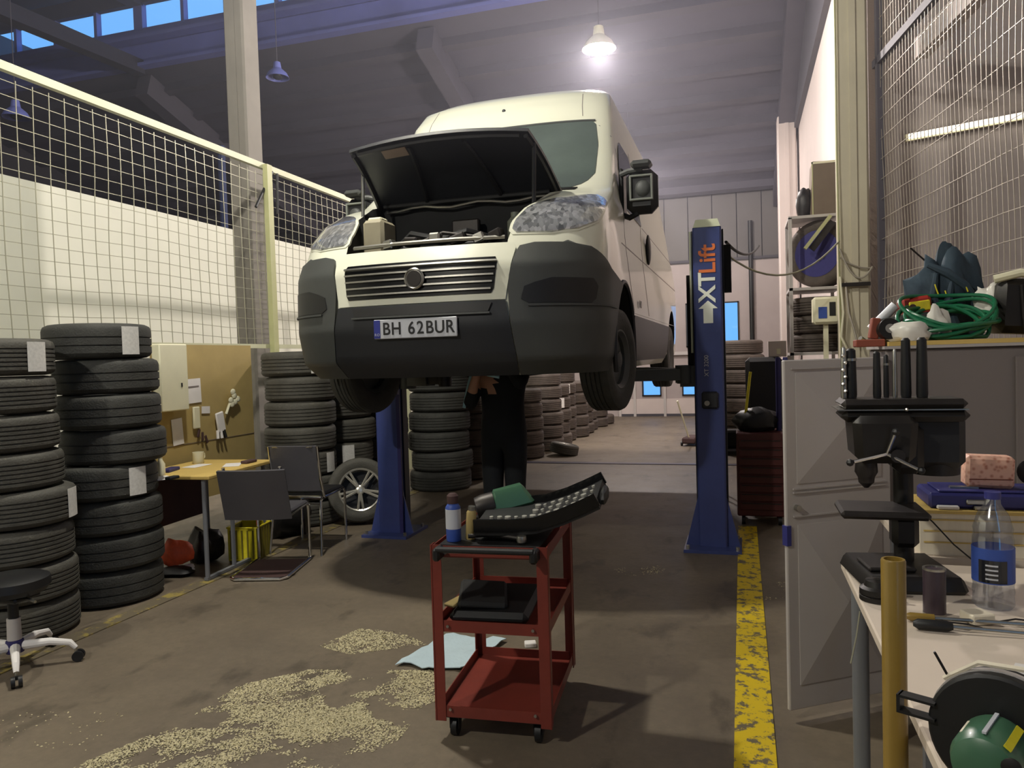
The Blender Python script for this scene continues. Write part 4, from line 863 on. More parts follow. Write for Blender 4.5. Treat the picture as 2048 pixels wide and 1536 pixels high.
for sx in (-1, 1):
    for z in (.13, .46, .75): MB().cone((sx * .17, -HD - .002, z), (sx * .17, -HD - .008, z), .006, n=8).build('rivet', M['steel'], tr)
    for sy_ in (-1, 1):
        ct = bpy.data.objects.new('caster', None); COL.objects.link(ct); ct.parent = tr; ct.location = (sx * .17, sy_ * .26, 0)
        MB().cone((-.012, .01, .04), (.012, .01, .04), .04, n=20).build('caster_wheel', M['black'], ct)
        f_ = MB(); f_.box((0, 0, .088), (.05, .06, .006)); f_.box((-.018, .005, .062), (.003, .035, .055)); f_.box((.018, .005, .062), (.003, .035, .055)); f_.build('fork', M['grime'], ct, smooth=0)
MB().tube([(-.19, -HD - .055, .775), (.19, -HD - .055, .775)], .012, n=10).build('handle', M['black'], tr)
for sx in (-1, 1): MB().box((sx * .19, -HD - .03, .755), (.03, .07, .05), bev=.008).build('handle_bracket', M['black'], tr)
MB().box((0, -.01, .775), (.40, .58, .008)).build('top_mat', M['black'], tr, smooth=0)
T0 = Vector((-.972, 3.03, 0)); RT = R3(0, 0, 4)
def on_tr(x, y, z): p = RT @ Vector((x, y, 0)); return (T0.x + p.x, T0.y + p.y, z)
lathe_thing('spray_can', 'lilac and yellow spray can with black cap on the trolley', 'spray can', on_tr(-.158, -.235, .78), [('can_body', [(.028, 0), (.03, .006), (.03, .135), (.02, .15), (.012, .155)], 'bluelabel'), ('can_label', [(.0308, .05), (.0308, .128)], 'plate'), ('spray_cap', [(.022, .15), (.023, .18), (.014, .19)], 'maroon')])
lathe_thing('small_can', 'narrow grey can beside the spray can', 'can', on_tr(-.10, -.20, .78), [('can_body', [(.018, 0), (.02, .006), (.02, .11), (.014, .12)], 'board'), ('can_lid', [(.015, .12), (.014, .135)], 'steel')], rot=(4, 6, 0))
for k, (x, y, rz, l) in enumerate([(-.02, -.22, 20, 'dark ratchet lying at the trolley front'), (-.04, -.05, 70, 'dark pliers behind the spray can'), (.05, -.24, -15, 'steel spanner on the trolley front edge'), (-.12, .1, 50, 'black spanner at the trolley left side')]):
    t = thing('hand_tool', l, 'tool', on_tr(x, y, .80), rz); MB().tube([(-.08, 0, 0), (0, 0, .004), (.07, 0, .002)], .009, n=8).build('tool_handle', M['grime'], t); MB().lathe([(.018, -.012), (.02, 0), (.018, .012)], 14, Matrix.Translation((.08, 0, 0))).build('tool_head', M['steel'], t)
gp = thing('green_power_tool', 'green metal motor block lying on the trolley tools', 'power tool', on_tr(-.01, .03, .862), rot=(0, -12, 24))
MB().box((.03, 0, .035), (.20, .115, .095), taper=.72, bev=.018).build('green_housing', M['green'], gp); MB().lathe([(.048, -.03), (.055, 0), (.055, .05), (.04, .055)], 24, Matrix.Translation((-.09, 0, .025)) @ Matrix.Rotation(PI / 2, 4, 'Y')).build('motor_end', M['grime'], gp)
MB().tube([(-.09, -.03, -.02), (-.13, -.05, -.02), (-.17, 0, -.02)], .012, n=8).build('grip', M['black'], gp)
# socket case: a black moulded tray that rises to the right, rows of chrome sockets
sc = thing('socket_case', 'open black socket case with chrome sockets tipped up at the right', 'socket set', on_tr(-.02, -.10, .79), rot=(7, 0, 5))
prof = [(-.05, .0), (.10, .002), (.20, .012), (.30, .045), (.39, .085), (.45, .115)]
def cz(x):
    for a, b in zip(prof, prof[1:]):
        if x <= b[0]: return a[1] + (b[1] - a[1]) * (x - a[0]) / (b[0] - a[0])
    return prof[-1][1]
rows_ = [[(x, -.15 + .3 * j / 4, z + .035) for j in range(5)] for x, z in prof]
MB().grid(rows_, .035).build('case_shell', M['black'], sc, smooth=30)
MB().grid([[(x, -.155 + q, z + .05) for q in (0, .012)] for x, z in prof], .05).build('case_rim', M['blackgloss'], sc); MB().grid([[(x, .143 + q, z + .05) for q in (0, .012)] for x, z in prof], .05).build('case_rim', M['blackgloss'], sc)
MB().sphere((.455, -.02, .165), .03, 10, (.6, 3.4, .9)).build('case_end', M['black'], sc)
for r_ in range(4):
    for k in range(13):
        x = -.0 + k * .034; y = -.12 + r_ * .065; z = cz(x) + .062; rr = .008 + .005 * ((k * 7 + r_ * 3) % 3) / 2
        if r_ > 1 and x < .16: continue
        MB().lathe([(rr * .6, .02), (rr, .019), (rr, 0), (rr * .6, -.004)], 10, Matrix.Translation((x, y, z)) @ Matrix.Rotation(rad(0 if x < .2 else -18), 4, 'Y')).build('socket', M['socketsteel'], sc)
bg_ = thing('tool_bag', 'black flat tool bag on the middle trolley shelf', 'bag', on_tr(-.03, -.05, .445), 6)
MB().box((0, 0, .03), (.32, .42, .05), bev=.02).build('bag_body', M['black'], bg_); MB().box((-.06, -.02, .07), (.20, .32, .03), R3(0, 5, 12), bev=.012).build('flap', M['underbody'], bg_); MB().box((-.13, -.10, .075), (.05, .20, .012), R3(0, 4, -18), bev=.004).build('cardboard_strip', M['board'], bg_)
# cloth on the floor
ck = MB(); rows_ = []
for i in range(9):
    rows_.append([(-.17 + .34 * j / 9 - .10 * (1 - i / 8), -.20 + .42 * i / 8 + .02 * math.sin(j), .012 + .012 * abs(math.sin(i * 1.3 + j * .9)) + .004 * math.sin(3 * j)) for j in range(10)])
cl = ck.grid(rows_, .004).build('floor_cloth', M['cloth'], None, (-1.39, 3.52, 0), smooth=30); tag(cl, 'pale blue cloth lying on the floor behind the trolley', 'cloth')
o = MB().box((0, 0, .012), (.06, .05, .024), R3(0, 0, 20), bev=.004).build('paper_scrap', M['paper'], None, (-1.08, 3.72, 0)); tag(o, 'small white scrap on the floor behind the trolley', 'scrap')

# sawdust: thousands of small flakes strewn over the floor
def inside(p, poly):
    c = False; n = len(poly)
    for i in range(n):
        a, b = poly[i], poly[i - 1]
        if (a[1] > p[1]) != (b[1] > p[1]) and p[0] < (b[0] - a[0]) * (p[1] - a[1]) / (b[1] - a[1]) + a[0]: c = not c
    return c
from mathutils import noise as mn
sd = MB(); rnd = random.Random(4)
DUST = [([(-2.18, 3.47), (-2.09, 3.76), (-1.84, 3.76), (-1.62, 3.62), (-1.96, 3.41)], 3600), ([(-2.30, 2.58), (-2.29, 2.96), (-2.06, 3.19), (-1.46, 3.32), (-1.30, 3.03), (-1.42, 2.82), (-1.68, 2.62), (-1.9, 2.25), (-2.4, 1.9), (-2.45, 2.2)], 24000), ([(-1.9, 2.7), (-1.7, 2.94), (-1.34, 2.84), (-1.33, 2.67), (-1.45, 2.43), (-1.67, 2.3)], 4200), ([(-.9, 5.2), (-.6, 5.4), (-.5, 5.2), (-.75, 5.05)], 160), ([(.1, 4.7), (.35, 4.9), (.4, 5.2), (.15, 5.1)], 160), ([(-.6, 2.4), (.0, 2.4), (0, 2.7), (-.55, 2.65)], 200), ([(-3.2, 2.2), (-2.5, 2.3), (-2.6, 2.6), (-3.1, 2.5)], 90)]
for poly, n_ in DUST:
    xs = [p[0] for p in poly]; ys = [p[1] for p in poly]; k = 0; tries = 0
    while k < n_ and tries < n_ * 12:
        tries += 1; x = rnd.uniform(min(xs) - .08, max(xs) + .08); y = rnd.uniform(min(ys) - .08, max(ys) + .08)
        d = mn.fractal(Vector((x * 2.6 + y * 1.6, y * 3.0 - x * 2.0, 2.0)), .7, 2.0, 5)
        if not inside((x, y), poly) or d < rnd.uniform(-.34, .10): continue
        a = rnd.uniform(0, 6.3); s_ = rnd.uniform(.0022, .0065); t_ = rnd.uniform(.0005, .004); c_, q_ = math.cos(a) * s_, math.sin(a) * s_
        sd.add([(x - c_, y - q_, .0012), (x + q_ * .7, y - c_ * .7, .0012 + t_), (x + c_, y + q_, .002), (x - q_ * .7, y + c_ * .7, .0014)], [(0, 1, 2, 3)]); k += 1
sdo = sd.build('sawdust', mat('sawdust', (198, 188, 152), .9, var=.12, scale=20), smooth=0); stuff(sdo); tag(sdo, 'pale absorbent sawdust strewn over the dark floor left of the trolley', 'sawdust')

# ================================================================== RIGHT SIDE: lockers, drill press, bench
lk = thing('steel_locker', 'dark grey steel locker with a light door standing open', 'cabinet', (.58, 3.46, 0))
MB().box((.46, .24, .75), (.92, .44, 1.48), bev=.008).build('carcass', M['lockerd'], lk, smooth=0)
MB().box((.69, .01, .74), (.45, .02, 1.42), bev=.004).build('closed_door', M['lockerd'], lk, smooth=0)
MB().box((.46, .24, 1.497), (.94, .48, .012)).build('top_plate', M['locker'], lk, smooth=0)
dr = bpy.data.objects.new('open_door', None); COL.objects.link(dr); dr.parent = lk; dr['label'] = 'light grey open door with pressed cross folds'
a0 = Vector((.155 - .58, 3.17 - 3.46, 0)); a1 = Vector((.0, .0, 0)); dv = a1 - a0; dr.location = a1; dr.rotation_euler = (0, 0, math.atan2(-dv.y, -dv.x)); LW = dv.length
# door local: +x runs from the hinge to the free edge; the camera side is +y (after the turn)
def xpanel(z0, z1, x0, x1, d, name):
    cx_, cz_ = (x0 + x1) / 2, (z0 + z1) / 2
    V = [(x0, .012, z0), (x1, .012, z0), (x1, .012, z1), (x0, .012, z1), (cx_, .012 + d, cz_)]
    B = [(x0, 0, z0), (x1, 0, z0), (x1, 0, z1), (x0, 0, z1)]
    MB().add(V + B, [(0, 1, 4), (1, 2, 4), (2, 3, 4), (3, 0, 4), (5, 6, 1, 0), (6, 7, 2, 1), (7, 8, 3, 2), (8, 5, 0, 3), (8, 7, 6, 5)]).build(name, M['locker'], dr, smooth=0)
MB().box((LW / 2, -.002, .755), (LW, .02, 1.41), bev=.004).build('door_leaf', M['locker'], dr, smooth=0)
xpanel(.965, 1.41, .05, LW - .05, .034, 'pressed_panel'); xpanel(.15, .80, .05, LW - .05, .04, 'pressed_panel')
for z in (.93, .945, .835, 1.425): MB().box((LW / 2, .012, z), (LW - .06, .008, .006)).build('pressed_rib', M['locker'], dr, smooth=0)
MB().cone((LW - .045, .008, .87), (LW - .045, .028, .87), .012, n=12).build('lock_knob', M['steel'], dr); MB().box((LW - .005, .0, .76), (.02, .03, .08)).build('edge_catch', M['bluecase'], dr, smooth=0)
# top board and clutter on the locker
tbd = MB().box((.0, 0, .009), (.88, .48, .018)).build('top_board', M['wood'], None, (1.03, 3.72, 1.504), smooth=0); tag(tbd, 'yellow wooden board lying on top of the dark locker', 'board')
TZ = 1.523
hs = thing('hose_coil', 'coiled green garden hose on top of the locker', 'hose', (.84, 3.64, TZ + .0))
rnd = random.Random(2)
for k in range(9):
    R_ = .135 + .012 * (k % 5); zc = .012 + .008 * k; tl = rnd.uniform(.12, .34); dx = rnd.uniform(-.02, .02)
    MB().tube([(R_ * math.cos(a) * 1.05 + dx, R_ * .8 * math.sin(a), max(.009, zc - .01 + .05 * (1 - math.sin(a)) * 0 + .45 * R_ * (1 + math.sin(a)) * tl * 3 + .02 * math.sin(2 * a + k))) for a in [2 * PI * i / 30 for i in range(30)]], .0085, n=8, closed=True).build('hose_loop', M['greenhose'], hs)
lump('plastic_bag', 'crumpled white plastic bag in front of the hose coil', 'bag', (.68, 3.53, TZ), (.085, .05, .045), 'clearbag', 21, .3)
lump('plastic_bag', 'loose white plastic bag tucked inside the hose coil', 'bag', (.79, 3.56, TZ), (.05, .03, .07), 'clearbag', 23, .35)
o = MB().box((0, 0, .016), (.115, .09, .032), bev=.004).build('brown_block', M['brick'], None, (.525, 3.56, 1.503)); tag(o, 'flat brown-red block lying at the left of the locker top', 'block')
o = MB().box((0, 0, .045), (.035, .06, .09), R3(0, 8, 0), bev=.004).build('brown_block', M['brick'], None, (.553, 3.60, 1.537)); tag(o, 'upright brown-red block on the flat one', 'block')
rl = lathe_thing('tape_reel', 'dark reel with bright hub beside the brown blocks', 'reel', (.60, 3.54, 1.575), [('reel_ring', [(.02, -.018), (.045, -.018), (.045, .018), (.02, .018)], 'darkiron'), ('reel_hub', [(.02, -.02), (.02, .02)], 'steel')], rot=(80, 0, 10))
dcs = thing('drill_case', 'grey machine with red and yellow housing behind the hose', 'machine', (.70, 3.80, TZ))
MB().box((0, 0, .06), (.24, .14, .12), R3(0, -10, 0), bev=.02).build('grey_body', M['vangrey'], dcs); MB().box((.05, 0, .155), (.12, .12, .085), R3(0, -6, 0), bev=.012).build('red_housing', M['redcase'], dcs)
MB().box((.06, -.062, .155), (.085, .01, .045), R3(0, -6, 0), bev=.004).build('yellow_panel', M['yplastic'], dcs); MB().cone((.03, -.068, .15), (.03, -.074, .15), .014, n=14).build('round_port', M['maroon'], dcs)
MB().cone((-.13, 0, .06), (-.03, -.02, .165), .022, n=14).build('pale_tube', M['plate'], dcs); MB().tube([(-.12, -.06, .02), (-.16, -.08, .0), (-.19, -.1, .02)], .012, n=8).build('cable_end', M['steel'], dcs)
jk = lump('work_jacket', 'slate blue jacket heaped behind the hose coil', 'jacket', (.90, 3.88, TZ + .0), (.12, .07, .22), 'jacket', 77, .42, 30)
MB().tube([(-.08, 0, .36), (-.15, -.01, .43)], .004, n=6).build('antenna', M['grime'], jk)
MB().tube([(-.09, -.07, .34), (-.02, -.09, .30), (.05, -.09, .24), (.11, -.07, .16)], [.012, .02, .02, .01], n=8).build('collar_fold', M['jacket'], jk)
MB().tube([(-.06, -.08, .30), (-.075, -.09, .2), (-.05, -.09, .08)], [.01, .018, .02], n=8).build('sleeve_fold', M['jacket'], jk)
MB().tube([(.0, -.085, .26), (-.02, -.1, .16), (.02, -.09, .04)], [.01, .02, .022], n=8).build('sleeve_fold', M['jacket'], jk)
for k, (x, z) in enumerate([(-.07, .25), (-.03, .22), (.045, .26)]): MB().tube([(x, -.10, z), (x + .004, -.105, z - .02), (x + .014, -.105, z - .05)], .0028, n=6).build('yellow_cord', M['yplastic'], jk)
lump('plastic_bag', 'clear plastic bag hanging right of the slate jacket', 'bag', (1.04, 3.74, TZ + .05), (.055, .04, .10), 'clearbag', 37, .4)
db = thing('dark_crate', 'dark padded crate at the right end of the locker top', 'crate', (1.17, 3.74, TZ))
MB().box((0, 0, .13), (.27, .2, .23), R3(0, 4, 0), bev=.03).build('crate_body', M['darkiron'], db); MB().tube([(-.14, -.07, .25), (-.05, -.09, .27), (.12, -.09, .25)], .018, n=8).build('pale_edge', M['cream'], db)
for x in (-.05, .01): MB().tube([(x, -.105, .22), (x + .01, -.11, .02)], .006, n=6).build('frame_wire', M['grime'], db)

# bench
bn = thing('workbench', 'pale-topped workbench in the right foreground', 'workbench', (.28, .95, 0))
MB().box((.60, .77, .836), (1.2, 1.54, .028), bev=.004).build('bench_top', M['benchtop'], bn, smooth=0)
MB().box((.60, .77, .80), (1.14, 1.48, .04)).build('apron', M['benchleg'], bn, smooth=0)
for x, y in ((.045, 1.49), (1.12, 1.49), (.045, .05), (1.12, .05)): MB().cone((x, y, 0), (x, y, .80), .024, n=16).build('leg', M['benchleg'], bn)
MB().box((.09, .52, .42), (.07, .045, .80)).build('timber_leg', M['wood'], bn, smooth=0)
MB().tube([(.0, 1.15, .82), (-.012, 1.13, .76), (-.03, 1.1, .70)], .002, n=5).build('loose_string', M['wire'], bn)
o = MB().box((0, 0, .10), (.3, .18, .2)).build('timber_block', M['palewood'], None, (.62, 2.15, 0), smooth=0); tag(o, 'pale timber block on the floor under the workbench', 'block')
yp = thing('yellow_post', 'upright yellow steel post at the bench edge', 'post', (.243, 1.42, 0)); MB().lathe([(.0198, 0), (.0198, 1.132), (.0185, 1.135), (.015, 1.135), (.015, 1.10), (.001, 1.10)], 28).build('tube', M['yellow'], yp); MB().lathe([(.05, 0), (.05, .01), (.026, .012)], 24).build('foot_plate', M['yellow'], yp)
wb2 = thing('side_table', 'low pale table behind the workbench carrying the cases', 'table', (.50, 2.52, 0))
MB().box((.55, .35, .84), (1.1, .62, .025)).build('table_top', M['benchtop'], wb2, smooth=0)
for x, y in ((.05, .1), (1.05, .1), (.05, .62), (1.05, .62)): MB().box((x, y, .415), (.04, .04, .83)).build('leg', M['benchleg'], wb2, smooth=0)
cb_ = thing('cardboard_box', 'long pale wooden box under the blue case', 'box', (.52, 2.58, .853)); MB().box((.36, .14, .065), (.72, .26, .13)).build('box_side', M['palewood'], cb_, smooth=0); MB().box((.36, .14, .135), (.74, .28, .010)).build('lid', M['wood'], cb_, smooth=0)
for z in (.04, .075, .11): MB().box((.36, .008, z), (.70, .004, .004)).build('plank_joint', M['wood'], cb_, smooth=0)
bc = thing('tool_case', 'long flat blue tool case on the pale box', 'case', (.56, 2.62, .994)); MB().box((.32, .08, .024), (.66, .18, .048), bev=.008).build('case_body', M['bluecase'], bc); MB().box((.32, .08, .052), (.60, .16, .006), bev=.002).build('case_lid', M['bluecase'], bc)
for x in (.12, .46): MB().box((x, -.012, .022), (.055, .008, .016), bev=.003).build('latch', M['steel'], bc)
MB().box((.10, .05, .058), (.08, .02, .006)).build('carry_handle', M['steel'], bc, smooth=0)
for k, (x, y) in enumerate([(.60, 2.60), (.70, 2.605)]):
    o = MB().box((0, 0, .006), (.06, .02, .012), R3(0, 0, 10 * k), bev=.003).build('bright_bit', M['paper'] if k == 0 else M['steel'], None, (x, y, .994)) ; tag(o, ['small white scrap in front of the blue case', 'small steel piece in front of the blue case'][k], 'scrap')
o = MB().box((0, 0, .05), (.135, .07, .10), R3(0, 2, 0), bev=.010).build('patterned_tin', M['print'], None, (.735, 2.70, 1.05)); tag(o, 'pink and white patterned tin on the blue case', 'tin'); MB().box((0, -.0365, .028), (.12, .002, .003)).build('lid_seam', M['brick'], o, smooth=0)
lathe_thing('round_dial', 'round black ring dial at the right of the patterned tin', 'dial', (.865, 2.72, 1.095), [('ring', [(.032, -.01), (.042, -.008), (.042, .008), (.032, .01)], 'black'), ('face', [(.032, -.004), (.032, .004)], 'locker')], rot=(85, 0, -18))

dp = thing('drill_press', 'black bench drill press on the workbench corner', 'drill press', (.41, 2.30, .851))
MB().box((0, 0, .022), (.25, .28, .044), R3(0, 0, 8), taper=.94, bev=.01).build('base', M['darkiron'], dp); MB().box((-.04, -.03, .05), (.12, .12, .012), R3(0, 0, 8), bev=.004).build('base_pad', M['grime'], dp)
MB().cone((.02, .05, .04), (.02, .05, .42), .026, n=20).build('column', M['darkiron'], dp); MB().box((.02, .045, .13), (.07, .07, .09), bev=.015).build('column_clamp', M['darkiron'], dp)
MB().box((-.05, -.02, .198), (.22, .17, .022), bev=.008).build('table', M['grime'], dp); MB().cone((.0, .03, .17), (.0, .03, .2), .035, n=16).build('table_boss', M['darkiron'], dp)
MB().box((-.045, .0, .40), (.15, .18, .13), taper=1.08, bev=.02).build('head', M['darkiron'], dp); MB().box((.02, .02, .37), (.08, .12, .14), bev=.02).build('head_neck', M['darkiron'], dp)
MB().cone((.105, .07, .29), (.105, .07, .455), .062, n=24).build('motor', M['darkiron'], dp); MB().box((.095, .06, .385), (.15, .12, .15), bev=.02).build('motor_housing', M['black'], dp)
MB().box((.008, .02, .462), (.315, .16, .034), bev=.016).build('belt_cover_base', M['darkiron'], dp); MB().box((.005, .02, .494), (.310, .158, .026), bev=.012).build('belt_cover_lid', M['grime'], dp)
MB().box((.0, .02, .479), (.318, .163, .003)).build('cover_seam', M['steel'], dp, smooth=0); MB().sphere((.01, -.064, .48), .005, 8).build('cover_screw', M['steel'], dp)
MB().lathe([(.018, .03), (.018, .0), (.028, 0), (.03, -.03), (.022, -.045), (.02, -.06), (.006, -.075)], 20, Matrix.Translation((-.085, -.02, .335))).build('chuck', M['grime'], dp)
for a in (200, 320, 80):
    d = Vector((math.cos(rad(a)), -.25, math.sin(rad(a)) * .62)); c_ = Vector((-.045, -.10, .365)); MB().tube([c_, c_ + d * .09], .005, n=8).build('feed_lever', M['chrome'], dp); MB().sphere(c_ + d * .10, .010, 8).build('lever_knob', M['black'], dp)
MB().cone((-.02, -.06, .36), (-.02, -.11, .36), .018, n=14).build('feed_hub', M['grime'], dp)
for k, (x, h, r) in enumerate([(-.135, .145, .008), (-.115, .14, .014), (-.05, .13, .010), (-.025, .12, .007), (-.005, .135, .006), (.025, .165, .013), (.063, .165, .014)]):
    t = thing('upright_tool', 'dark upright tool, %s from the left on the drill cover' % ORD[k].replace('top', 'first'), 'tool', (.41 + x, 2.31 + .01 * (k % 2), 1.359), group='tools standing on the drill cover')
    MB().lathe([(r, 0), (r * 1.1, .01), (r, h * .6), (r * .9, h * .96), (r * .5, h)], 14).build('tool_body', M['black'] if k not in (0, 4) else M['steel'], t)
    if k in (1, 3): MB().lathe([(r * 1.15, h * .75), (r * 1.15, h * .8)], 14).build('tool_band', M['steel'], t)
    if k == 0:
        for q in range(6): MB().sphere((.003 * (-1) ** q, -.008, .02 + q * .02), .006, 8).build('chain_link', M['chrome'], t)
vs = thing('round_vice', 'black round vice on the bench below the drill base', 'vice', (.325, 2.11, .851)); MB().lathe([(.045, 0), (.045, .012), (.042, .014), (.045, .016), (.044, .03), (.034, .036), (.03, .05), (.001, .052)], 28).build('vice_body', M['darkiron'], vs); MB().tube([(-.03, 0, .045), (.04, -.01, .05)], .006, n=6).build('vice_bar', M['grime'], vs)
cd = MB().tube([(.0, 0, .0), (.05, -.02, -.05), (.10, -.03, -.11), (.15, -.05, -.155)], .0022, n=6).build('cord', M['black'], None, (.47, 2.44, 1.04)); tag(cd, 'thin black cord running down from the drill press', 'cord')
lathe_thing('metal_can', 'dark brown cylindrical can on the workbench', 'can', (.435, 2.02, .851), [('can_body', [(.024, 0), (.025, .004), (.025, .105), (.024, .11)], mat('can_label', (58, 46, 54), .4)), ('can_rim', [(.0255, .108), (.0255, .113), (.02, .113), (.02, .108)], 'steel'), ('can_base', [(.0255, 0), (.0255, .004)], 'steel')])
bt = lathe_thing('water_bottle', 'large clear plastic bottle with a blue label on the bench', 'bottle', (.585, 2.11, .851), [('bottle_shell', [(.04, 0), (.046, .008), (.044, .03), (.046, .04), (.044, .055), (.046, .065), (.045, .17), (.042, .185), (.044, .195), (.034, .23), (.018, .255), (.016, .275)], 'bottle'), ('blue_label', [(.0465, .065), (.0465, .15)], 'bluelabel'), ('bottle_cap', [(.018, .268), (.018, .285), (.001, .287)], 'bluecase')])
MB().grid([[(.0475 * math.cos(a), .0475 * math.sin(a), .068 + .055 * i) for a in [rad(215 + 11 * j) for j in range(8)]] for i in range(2)], .001).build('label_print', M['sideglass'], bt)
for k in range(4): MB().grid([[(.0482 * math.cos(a), .0482 * math.sin(a), .076 + .011 * k + .004 * i) for a in [rad(235 + 8 * j) for j in range(5)]] for i in range(2)], .0006).build('label_line', M['plate'], bt)
st = thing('screwdriver', 'long screwdriver with black handle lying across the bench', 'screwdriver', (.365, 1.90, .864), -3); MB().lathe([(.006, 0), (.012, .01), (.012, .07), (.008, .08)], 14, Matrix.Rotation(PI / 2, 4, 'Y') @ Matrix.Translation((0, 0, 0))).build('grip', M['black'], st); MB().cone((.08, 0, 0), (.42, .015, -.008), .004, n=8).build('shaft', M['steel'], st)
t = thing('long_file', 'second long steel rod lying beside the screwdriver', 'tool', (.36, 1.955, .862), -1); MB().cone((.06, .0, 0), (.44, .0, 0), .0045, n=8).build('shaft', M['steel'], t); MB().lathe([(.006, 0), (.010, .01), (.009, .06)], 12, Matrix.Rotation(PI / 2, 4, 'Y')).build('grip', M['yellow'], t)
t = thing('pencil', 'short yellow and blue marker lying by the yellow post', 'pencil', (.365, 2.13, .856), 50); MB().cone((0, 0, 0), (.035, 0, 0), .005, n=8).build('yellow_end', M['yplastic'], t); MB().cone((-.025, 0, 0), (0, 0, 0), .005, n=8).build('blue_end', M['navy'], t)
o = MB().box((0, 0, .012), (.055, .05, .024), R3(0, 0, 22), bev=.003).build('wood_scrap', M['palewood'], None, (.515, 1.98, .851)); tag(o, 'small square wood scrap between can and bottle', 'scrap')
for k, (x, y, l_) in enumerate([(.62, 1.98, 'loose grey wire loop below the bottle'), (.46, 1.93, 'loose thin wire near the brown can'), (.68, 1.86, 'loose grey wire at the right of the screwdriver')]):
    o = MB().tube([(-.06, 0, .004), (-.02, .02, .006), (.03, .015, .004), (.05, -.01, .006), (.02, -.02, .004), (-.03, -.01, .005)], .0022, n=5).build('loose_wire', M['grime'], None, (x, y, .851)); tag(o, l_, 'wire')
o = MB().box((0, 0, .0015), (.26, .17, .003), R3(0, 0, -25)).build('paper_sheet', M['paper'], None, (.60, 1.60, .851), smooth=0); tag(o, 'white sheet of paper behind the bench grinder', 'paper')
# bench grinder
bg2 = thing('bench_grinder', 'bench grinder with black wheel guard and green motor', 'grinder', (.345, 1.205, .851), -28)
gm = Matrix.Translation((0, 0, .092)) @ Matrix.Rotation(PI / 2, 4, 'X')
MB().lathe([(.088, -.022), (.092, -.018), (.092, .018), (.088, .022), (.001, .024)], 40, gm).build('wheel_guard', M['blackgloss'] if False else M['black'], bg2)
MB().lathe([(.094, -.006), (.094, .004)], 40, gm).build('guard_band', M['locker'], bg2)
MB().lathe([(.028, .020), (.040, .028), (.043, .04), (.043, .095), (.038, .11), (.026, .117), (.001, .118)], 32, gm).build('motor', M['green'], bg2)
MB().box((.0, -.068, .136), (.005, .07, .003)).build('motor_rib', M['plate'], bg2, smooth=0)
for x in (-.03, -.022, -.014): MB().box((x, -.07, .127 + x * .2), (.003, .04, .004), R3(0, -20, 0)).build('vent_slot', M['palewood'], bg2, smooth=0)
MB().box((.027, -.07, .125), (.010, .07, .003), R3(0, 35, 0)).build('yellow_strip', M['yplastic'], bg2, smooth=0)
MB().box((.0, -.09, .02), (.11, .12, .04), taper=.7, bev=.01).build('motor_foot', M['black'], bg2)
MB().tube([(.02, -.125, .05), (.06, -.135, .04), (.12, -.12, .05)], .02, n=12).build('side_grip', M['black'], bg2)
for x, z in ((.035, .11), (.005, .07)): MB().lathe([(.006, 0), (.011, .002), (.012, .008), (.006, .01)], 14, Matrix.Translation((x, -.117, z)) @ Matrix.Rotation(PI / 2, 4, 'X')).build('terminal_ring', M['black'], bg2)
br = MB(); br.box((-.105, -.02, .098), (.05, .02, .004)); br.box((-.105, -.02, .122), (.05, .02, .004)); br.box((-.13, -.02, .11), (.005, .02, .028)); br.build('tool_rest', M['black'], bg2, smooth=0)
MB().tube([(-.075, 0, .155), (-.03, 0, .19), (.03, 0, .195), (.05, 0, .19)], .004, n=6).build('spark_arm', M['palewood'], bg2); MB().box((.055, 0, .193), (.03, .025, .018), bev=.003).build('spark_block', M['grime'], bg2); MB().cone((-.07, 0, .16), (-.085, -.01, .195), .002, n=6).build('bolt', M['grime'], bg2)

# ================================================================== AREA RIGHT OF THE LIFT
ch = thing('tool_chest', 'dark red roller tool chest behind the open locker door', 'tool chest', (.14, 6.95, 0), 0)
MB().box((0, 0, .44), (.40, .40, .72), bev=.01).build('carcass', M['chestred'], ch, smooth=0)
for k in range(8):
    d_ = MB().box((0, -.207, .17 + .077 * k), (.36, .016, .066), bev=.004).build('drawer', M['chestred'], ch, smooth=0); MB().box((0, -.218, .195 + .077 * k), (.32, .008, .008)).build('pull', M['grime'], d_, smooth=0)
for x in (-.15, .15):
    for y in (-.15, .15): MB().cone((x - .015, y, .04), (x + .015, y, .04), .04, n=16).build('caster_wheel', M['black'], ch)
lump('black_bag', 'black bag lying on top of the red tool chest', 'bag', (.12, 6.95, .80), (.19, .17, .11), 'black', 51)
bb = thing('black_jerrycan', 'tall black container standing behind the tool chest', 'container', (.20, 7.55, 0)); MB().box((0, 0, .72), (.34, .3, 1.44), bev=.04).build('container_body', M['black'], bb); MB().cone((.1, 0, 1.44), (.1, 0, 1.50), .04, n=14).build('cap', M['grime'], bb)
o = MB().cone((0, 0, 0), (.05, 0, .40), .012, n=8).build('yellow_stick', M['yplastic'], None, (.02, 6.90, .92)); tag(o, 'thin yellow stick standing out of the black bag', 'stick')
MB().cone((0, 0, -.1), (0, 0, 0), .012, n=8).build('stick_end', M['black'], o)
for k, (x, l_) in enumerate([(.30, 'left of the two dark blue tubes behind the locker door'), (.36, 'right of the two dark blue tubes behind the locker door')]):
    o = MB().lathe([(.022, 0), (.022, .62), (.018, .64)], 14).build('blue_tube', M['bluecase'] if k else M['navy'], None, (x, 6.95, .80)); tag(o, l_, 'tube')
cbx = thing('carton', 'small brown carton standing on the black container', 'box', (.30, 7.55, 1.44)); MB().box((.02, 0, .075), (.16, .16, .15), bev=.004).build('carton_body', M['pink_wall'], cbx, smooth=0); MB().box((0.03, -.082, .05), (.035, .003, .05)).build('carton_label', M['cream'], cbx, smooth=0)
